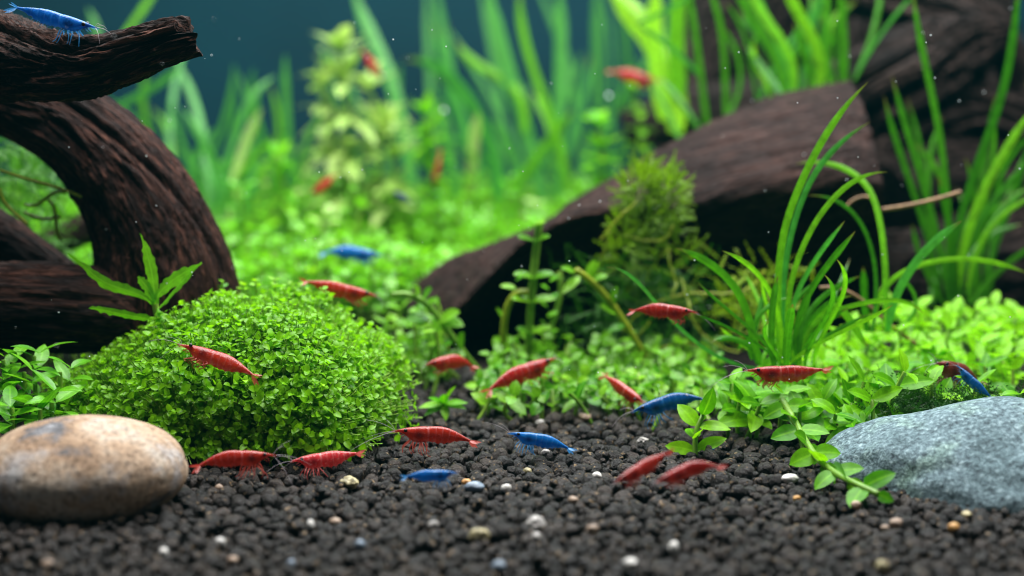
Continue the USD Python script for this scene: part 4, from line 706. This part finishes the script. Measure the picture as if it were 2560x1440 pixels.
# the far carpet
t = thing('carpet_plant', 'broad blurred bright carpet covering the background between mound and log', 'aquatic plant', P(1000, 640, .72))
lv = Leaves(); st = []
for k in range(1750):
    f = rng.random(); Y = .60 + .28 * f; px = rng.uniform(-60, 1700); Y = Y - (.06 if px < 330 else 0); p = P(px, 0, Y); gz = float(ground(p[0], Y)); hgt = (.010 + .014 * meshkit.noise(np.array([p[0] * 30, Y * 30, 1.5]), 3)) * (1 + .3 * rng.normal()); b = np.array([p[0], Y, gz]); ax = unit(np.array([rng.normal() * .25, rng.normal() * .25, 1]))
    hgt = max(hgt, .005); sprig(lv, b + ax * hgt * .3, ax, hgt * .7, 3, rng.uniform(.005, .008), rng.uniform(.0035, .005), elev=.25, curl=.4, fold=.15, tops=.8); st.append(tube([b, b + ax * hgt], .0005, 4))
plant_leaves(t, lv, 'round', 'far_leaf', 4, 3, biggest=300); obj('stem', join(st), 'stem', t, kind='stuff')
# END_PLANTS

# ------------------------------------------------------------------ shrimps
SS = np.array([0, .06, .12, .16, .22, .30, .38, .44, .52, .60, .68, .76, .84, .90])
TOP = PchipInterpolator(SS, [.003, .012, .022, .030, .036, .042, .043, .043, .047, .044, .034, .021, .008, .001])
BOT = PchipInterpolator(SS, [-.003, -.008, -.018, -.040, -.085, -.108, -.104, -.100, -.112, -.108, -.088, -.058, -.032, -.024])
HWD = PchipInterpolator(SS, [.002, .006, .018, .033, .047, .053, .053, .050, .049, .045, .037, .027, .018, .012])
def shrimp(color, label, head, tail, Yh, Yt, mtl, bend=.35, side=0.0, roll=0.0, legs='swim', ant=1.0, seed=0, fat=1.0, fine=True, group=None, antdir=None):
    fat = fat * 1.2; R = np.random.default_rng(100 + seed); nu, nv = (110, 26) if fine else (60, 16)
    s = np.linspace(0, .90, nu); k = np.clip((s - .38) / .5, 0, 1); phi = bend * k * k * (3 - 2 * k) * 1.0 + bend * .25 * k - .05; psi = side * k
    step = np.r_[0, np.diff(s)]; tx, ty, tz = -np.cos(phi) * np.cos(psi), np.sin(psi), -np.sin(phi) * np.cos(psi)
    C0 = np.stack([np.cumsum(tx * step) + .5, np.cumsum(ty * step), np.cumsum(tz * step)], 1); T = np.stack([tx, ty, tz], 1)
    Sv = unit(np.stack([np.sin(psi), np.cos(psi), 0 * psi], 1)); U = unit(np.cross(T, Sv)); U = U * np.sign(U[:, 2:3])
    seg = np.where(s > .415, ((s - .415) / .078) % 1.0, 0); stp = np.where(s > .415, .030 * (seg - .5), 0); carap = .05 * np.exp(-((s - .405) / .012) ** 2) * -1
    top, bot, hw = TOP(s) * fat, BOT(s) * fat, HWD(s) * fat
    g = 1 + stp + carap; mid, hh = (top + bot) / 2, (top - bot) / 2 * g; hw = hw * g
    a = np.linspace(0, 2 * np.pi, nv, endpoint=False); ca, sa = np.cos(a), np.sin(a)
    wdt = hw[:, None] * np.sign(sa)[None] * np.abs(sa)[None] ** .85 * (1 - .25 * np.clip(-ca, 0, 1))[None]
    zz = mid[:, None] + hh[:, None] * ca[None]; scal = np.where((s > .42) & (s < .80), .006 * np.cos((s - .415) / .078 * 2 * np.pi), 0); zz += scal[:, None] * np.clip(-ca, 0, 1)[None] ** 2
    V = C0[:, None] + U[:, None] * zz[..., None] + Sv[:, None] * wdt[..., None]
    edge = np.where(s > .40, np.exp(-(((s - .415) / .078 - np.round((s - .415) / .078)) / .055) ** 2), 0) * .62; edge = edge[:, None] * (.35 + .65 * np.clip(ca, 0, 1))[None] + .62 * np.clip(ca, 0, 1)[None] ** 30 + .5 * np.exp(-((s - .405) / .009) ** 2)[:, None] * (.4 + .6 * np.clip(ca + .3, 0, 1))[None]
    belly = np.clip(.5 - .75 * ca, 0, 1)[None] * np.clip((s - .12) / .1, 0, 1)[:, None] * .95
    thin0 = np.clip((.13 - s) / .13, 0, 1) * .45; thin = np.maximum(thin0[:, None] + 0 * belly, np.clip(-ca - .35, 0, 1)[None] * np.clip((s - .14) / .06, 0, 1)[:, None] * (.45 + .35 * np.sin(s * 61 + seed))[:, None].clip(0, 1))
    parts = [(V.reshape(-1, 3), grid_faces(nu, nv, True))]; organ = (np.exp(-((s - .30) / .055) ** 2)[:, None] * np.exp(-((ca - .05) / .55) ** 2)[None]) * .85; A = [(edge.ravel(), belly.ravel(), thin.ravel(), organ.ravel())]
    def add(vf, th, be=.5): parts.append(vf); n = len(vf[0]); A.append((np.zeros(n), np.full(n, be), np.full(n, float(th)), np.zeros(n)))
    at = lambda q: (np.array([np.interp(q, s, C0[:, i]) for i in range(3)]), unit(np.array([np.interp(q, s, T[:, i]) for i in range(3)])), unit(np.array([np.interp(q, s, U[:, i]) for i in range(3)])), unit(np.array([np.interp(q, s, Sv[:, i]) for i in range(3)])))
    # tail fan
    c, t_, u_, s_ = at(.895); c = c - u_ * .012
    fan = [(0, .12, .024, .14)] + [(h * o, l, .036, dz) for h in (-1, 1) for o, l, dz in ((.34, .145, -.10), (.72, .13, -.32))]
    for an, l, w, dz in fan: add(merged(*leaves(c + s_ * an * .02, t_ * math.cos(an) + s_ * math.sin(an) + u_ * (dz + .30 * np.sign(an)), u_ * (1.0 if an == 0 else .45) + s_ * np.sign(an) * .8, l, w, -.15, .1, 'oval', 6, 3))[0], .38, .2)
    # antenna scales and feelers at the head
    ch, th_, uh, sh = at(.10)
    for h in (-1, 1): add(merged(*leaves(ch + sh * h * .016 - uh * .008, -th_ + sh * h * .12 - uh * .06, uh, .10, .026, .1, .1, 'lance', 5, 3))[0], .55)
    # walking legs
    for i, q in enumerate((.215, .25, .285, .32, .355)):
        c, t_, u_, s_ = at(q); zb = float(BOT(q)) * fat; f_ = -t_
        for h in (-1, 1):
            j = R.normal(size=6) * .012; b = c + u_ * zb * .82 + s_ * h * .022
            if legs == 'stand':
                fw = (.05, .03, .0, -.03, -.06)[i]; p1 = b - u_ * (.045 + j[0]) + s_ * h * .045 + f_ * (fw * .6 + j[1]); p2 = p1 - u_ * .055 + s_ * h * .03 + f_ * (fw * .5 + .01 + j[2]); p3 = p2 - u_ * (.055 + j[3] * .5) + f_ * (fw * .4 - .015 + j[4])
            else:
                fw = (.06, .04, .02, -.01, -.04)[i]; p1 = b - u_ * (.035 + j[0]) + s_ * h * .02 + f_ * (fw * .5 + j[1]); p2 = p1 - u_ * (.02 + j[3]) + s_ * h * .01 + f_ * (.035 + j[2]); p3 = p2 - u_ * (.025 + j[4]) - f_ * (.02 + j[5])
            add(tube(spline([b, p1, p2, p3], 9 if fine else 6), np.linspace(.0095, .0034, 9 if fine else 6), 5), .50, .7)
    # mouth limbs below the head
    for h in (-1, 1):
        for q in (.14, .17): c, t_, u_, s_ = at(q); zb = float(BOT(q)) * fat; b = c + u_ * zb * .7 + s_ * h * .012; add(tube(spline([b, b - t_ * .035 - u_ * .015, b - t_ * .06 - u_ * (.02 + abs(R.normal()) * .02)], 6), np.linspace(.006, .002, 6), 5), .5)
    # swimmerets
    for i, q in enumerate((.45, .52, .59, .66, .72)):
        c, t_, u_, s_ = at(q); zb = float(BOT(q)) * fat
        for h in (-1, 1): add(merged(*leaves(c + u_ * zb * .85 + s_ * h * .02, -u_ * .9 + t_ * (.55 + R.normal() * .2) + s_ * h * .25, t_, .066 - .006 * i, .024, .2, .1, 'oval', 4, 3))[0], .45, .8)
    ee = .150; c, t_, u_, s_ = at(ee); ztop = float(TOP(ee)) * fat; eyes = [c + u_ * (ztop * .35) + s_ * h * (.036 * fat + .012) for h in (-1, 1)]
    for e in eyes: add(tube([c + u_ * ztop * .2 + (e - c) * .3, e], .009, 6), .1)
    # fit to the two end points
    h0, ttip = C0[0], parts[1][0].reshape(-1, 3)[np.argmax(np.linalg.norm(parts[1][0] - C0[0], axis=1))]
    Hw, Tw = P(*head, Yh), P(*tail, Yt); e0, E = unit(h0 - ttip), unit(Hw - Tw); sc = np.linalg.norm(Hw - Tw) / np.linalg.norm(h0 - ttip)
    u0 = unit(np.array([0, 0, 1.]) - e0 * e0[2]); s0 = np.cross(e0, u0); Uw = unit(UP - E * (UP @ E)); Sw = np.cross(E, Uw); Uw, Sw = Uw * math.cos(roll) + Sw * math.sin(roll), Sw * math.cos(roll) - Uw * math.sin(roll)
    M = np.outer(E, e0) + np.outer(Uw, u0) + np.outer(Sw, s0); X = lambda v_: (v_ - h0) @ M.T * sc + Hw
    v_, f_ = join(parts); o = thing(color + '_shrimp', label, 'shrimp', X(np.array([[0, 0, -.12]]))[0], group=group); att = [np.concatenate(z) for z in zip(*A)]
    obj('body', (X(v_), f_), mtl, o, pv={'edge': att[0], 'belly': att[1], 'thin': att[2], 'organ': att[3]})
    for e in eyes:
        m_ = trimesh.creation.icosphere(2, .021 * sc); m_.apply_translation(X(e[None])[0]); obj('eye', m_, 'eye', o)
    if ant:
        b = C0[0] * .55 + at(.10)[0] * .45
        ds = antdir or [((.8, .1, .35), .4), ((.8, -.15, .7), .25), ((.9, .3, -.25), .7), ((.5, -.4, -.35), .6)]
        for (d, l) in ds:
            d = unit(np.array(d) + R.normal(size=3) * .08); p = [b, b + d * l * ant * .5 + np.array([0, 0, .02]), b + d * l * ant + np.array([0, 0, -.06 * l])]
            obj('antenna', tube(X(spline(p, 12)), np.linspace(.0026, .0010, 12) * sc, 4), 'antenna', o)
# (placed below) head px, tail px, depth of head and tail
sh = shrimp
sh('red', 'glossy red shrimp hovering head to the left in front of the leafy mound', (443, 860), (655, 945), .424, .422, 'red_shrimp', .26, .12, .45, seed=1, ant=.5)
sh('red', 'red shrimp swimming head to the right over the back of the leafy mound', (945, 741), (747, 695), .495, .492, 'red_shrimp', .05, .05, 0, seed=2, ant=.3)
sh('red', 'red shrimp with pale saddle line hovering before the moss under the log', (1745, 782), (1568, 775), .462, .47, 'red_shrimp', .25, .1, 0, seed=3, ant=1, antdir=[((.85, .1, -.55), .36)], fat=1.05)
sh('red', 'small blurred red shrimp just right of the leafy mound', (1063, 912), (1195, 920), .486, .494, 'red_shrimp', .6, .15, 0, seed=4, ant=.3, fat=1.25)
sh('red', 'blurred red shrimp tilted tail down over the rounded leaf patch', (1392, 895), (1203, 982), .487, .476, 'red_shrimp', .25, .1, 0, seed=5, ant=.2, fat=1.1)
sh('red', 'red shrimp heading down right with its head behind the deep blue shrimp', (1612, 1008), (1503, 930), .468, .482, 'red_shrimp', .1, .1, .35, seed=6, legs='stand', ant=.5, fat=1.15)
sh('red', 'sharp red shrimp standing on the lime leaves above the runner', (1860, 927), (2080, 916), .443, .446, 'red_shrimp', -.06, .05, 0, seed=7, legs='swim', ant=.8)
sh('red', 'orange red shrimp facing right beside the end of the river stone', (692, 1138), (474, 1168), .402, .396, 'red_shrimp', .34, .08, 0, seed=8, legs='stand', ant=.7)
sh('red', 'speckled pinkish red shrimp facing left on the gravel under the mound', (724, 1154), (912, 1126), .409, .415, 'red_shrimp_speckled', .02, .1, .1, seed=9, legs='stand', ant=.6, fat=1.1)
sh('red', 'clear sharp red shrimp standing on gravel in the middle of the picture', (979, 1078), (1200, 1106), .425, .428, 'red_shrimp', .30, .08, 0, seed=10, legs='stand', ant=1)
sh('red', 'blurred red shrimp pointing down left, upper one of the front pair', (1535, 1207), (1682, 1120), .362, .37, 'red_shrimp', .05, .1, .2, seed=11, ant=.3, fine=False)
sh('red', 'blurred red shrimp lying level, lower right one of the front pair', (1638, 1206), (1815, 1163), .36, .366, 'red_shrimp', .42, .1, 0, seed=12, ant=.3, fine=False)
sh('brown', 'dull maroon shrimp partly hidden behind the teal shrimp on the mossy stone', (2338, 908), (2460, 960), .456, .468, 'brown_shrimp', .3, .1, 0, seed=13, legs='stand', ant=.7, fat=1.35)
sh('red', 'far blurred red shrimp climbing a pale leaf at the upper left', (955, 197), (908, 122), .70, .70, 'red_shrimp', .1, .05, .4, seed=14, ant=0, fine=False, fat=1.5)
sh('red', 'far red shrimp swimming at the top left of the log', (1648, 205), (1514, 174), .70, .70, 'red_shrimp', .2, .05, 0, seed=15, ant=.2, fine=False, fat=1.3)
sh('red', 'far red shrimp hanging upright between the ribbon leaves', (1084, 467), (1103, 370), .69, .69, 'red_shrimp', .1, .05, 1.0, seed=16, ant=0, fine=False, fat=1.2)
sh('red', 'far red shrimp resting on the background carpet at its left', (772, 488), (845, 430), .655, .655, 'red_shrimp', .1, .05, .3, seed=17, ant=0, fine=False, fat=1.3)
sh('brown', 'brown red shrimp tucked among the lime leaves at the far right', (2440, 800), (2505, 770), .56, .57, 'brown_shrimp', .2, .05, .2, seed=18, ant=.2, fine=False, fat=1.4)
sh('blue', 'bright blue shrimp walking on the upper driftwood branch', (248, 72), (20, 8), .446, .452, 'light_blue_shrimp', .05, .1, .2, seed=19, legs='stand', ant=.3, fat=.80)
sh('blue', 'blurred blue shrimp swimming level before the background carpet', (958, 640), (795, 632), .57, .57, 'light_blue_shrimp', .35, .05, 0, seed=20, ant=.2, fat=1.05)
sh('blue', 'deep blue shrimp standing at the rear edge of the gravel', (1576, 1031), (1778, 994), .450, .453, 'blue_shrimp', .36, .08, 0, seed=21, legs='stand', ant=.5, fat=1.05)
sh('blue', 'clear blue shrimp facing left on the gravel right of the middle red one', (1268, 1083), (1440, 1125), .428, .430, 'light_blue_shrimp', .26, .05, 0, seed=22, legs='stand', ant=.8, antdir=[((.95, .1, .22), .55), ((.6, -.2, .6), .3)])
sh('blue', 'blurred blue shrimp facing right on the gravel below the middle red one', (1145, 1182), (1000, 1190), .386, .386, 'light_blue_shrimp', .12, .05, 0, seed=23, legs='stand', ant=.3, fat=1.1, fine=False)
sh('blue', 'teal blue shrimp climbing the mossy top of the grey stone', (2390, 912), (2490, 1000), .447, .44, 'blue_shrimp', .0, .05, 0, seed=24, legs='stand', ant=.7, fat=1.05)
sh('blue', 'tiny dark blue grey shrimp far off on the background carpet', (982, 478), (1030, 508), .625, .625, 'dark_blue_shrimp', .2, .05, 0, seed=25, ant=0, fine=False, fat=1.6)
sh('blue', 'baby blue shrimp under the leaf of the lone sprig', (1790, 1122), (1752, 1130), .434, .434, 'blue_shrimp', .1, .05, 0, seed=26, ant=.3, legs='stand', fine=False)

# bubbles and drifting specks
for px, py, Y, r, lab in [(950, 190, .745, .0011, 'small bright air bubble beside the far climbing shrimp'), (1110, 276, .75, .0008, 'air bubble in front of the far whorled plant'), (1522, 240, .72, .0008, 'air bubble left of the far swimming red shrimp')]:
    m = trimesh.creation.icosphere(2, r); m.apply_translation(P(px, py, Y)); obj('air_bubble', m, 'bubble', label=lab, cat='bubble')
parts = []
for k in range(150):
    m = trimesh.creation.icosphere(1, rng.uniform(.00007, .00020)); m.apply_translation(P(rng.uniform(0, 2560), rng.uniform(0, 1000), rng.uniform(.36, .5))); parts.append((np.array(m.vertices), np.array(m.faces)))
obj('floating_specks', join(parts), 'bubble', kind='stuff', label='tiny pale specks drifting in the clear water', cat='particles')
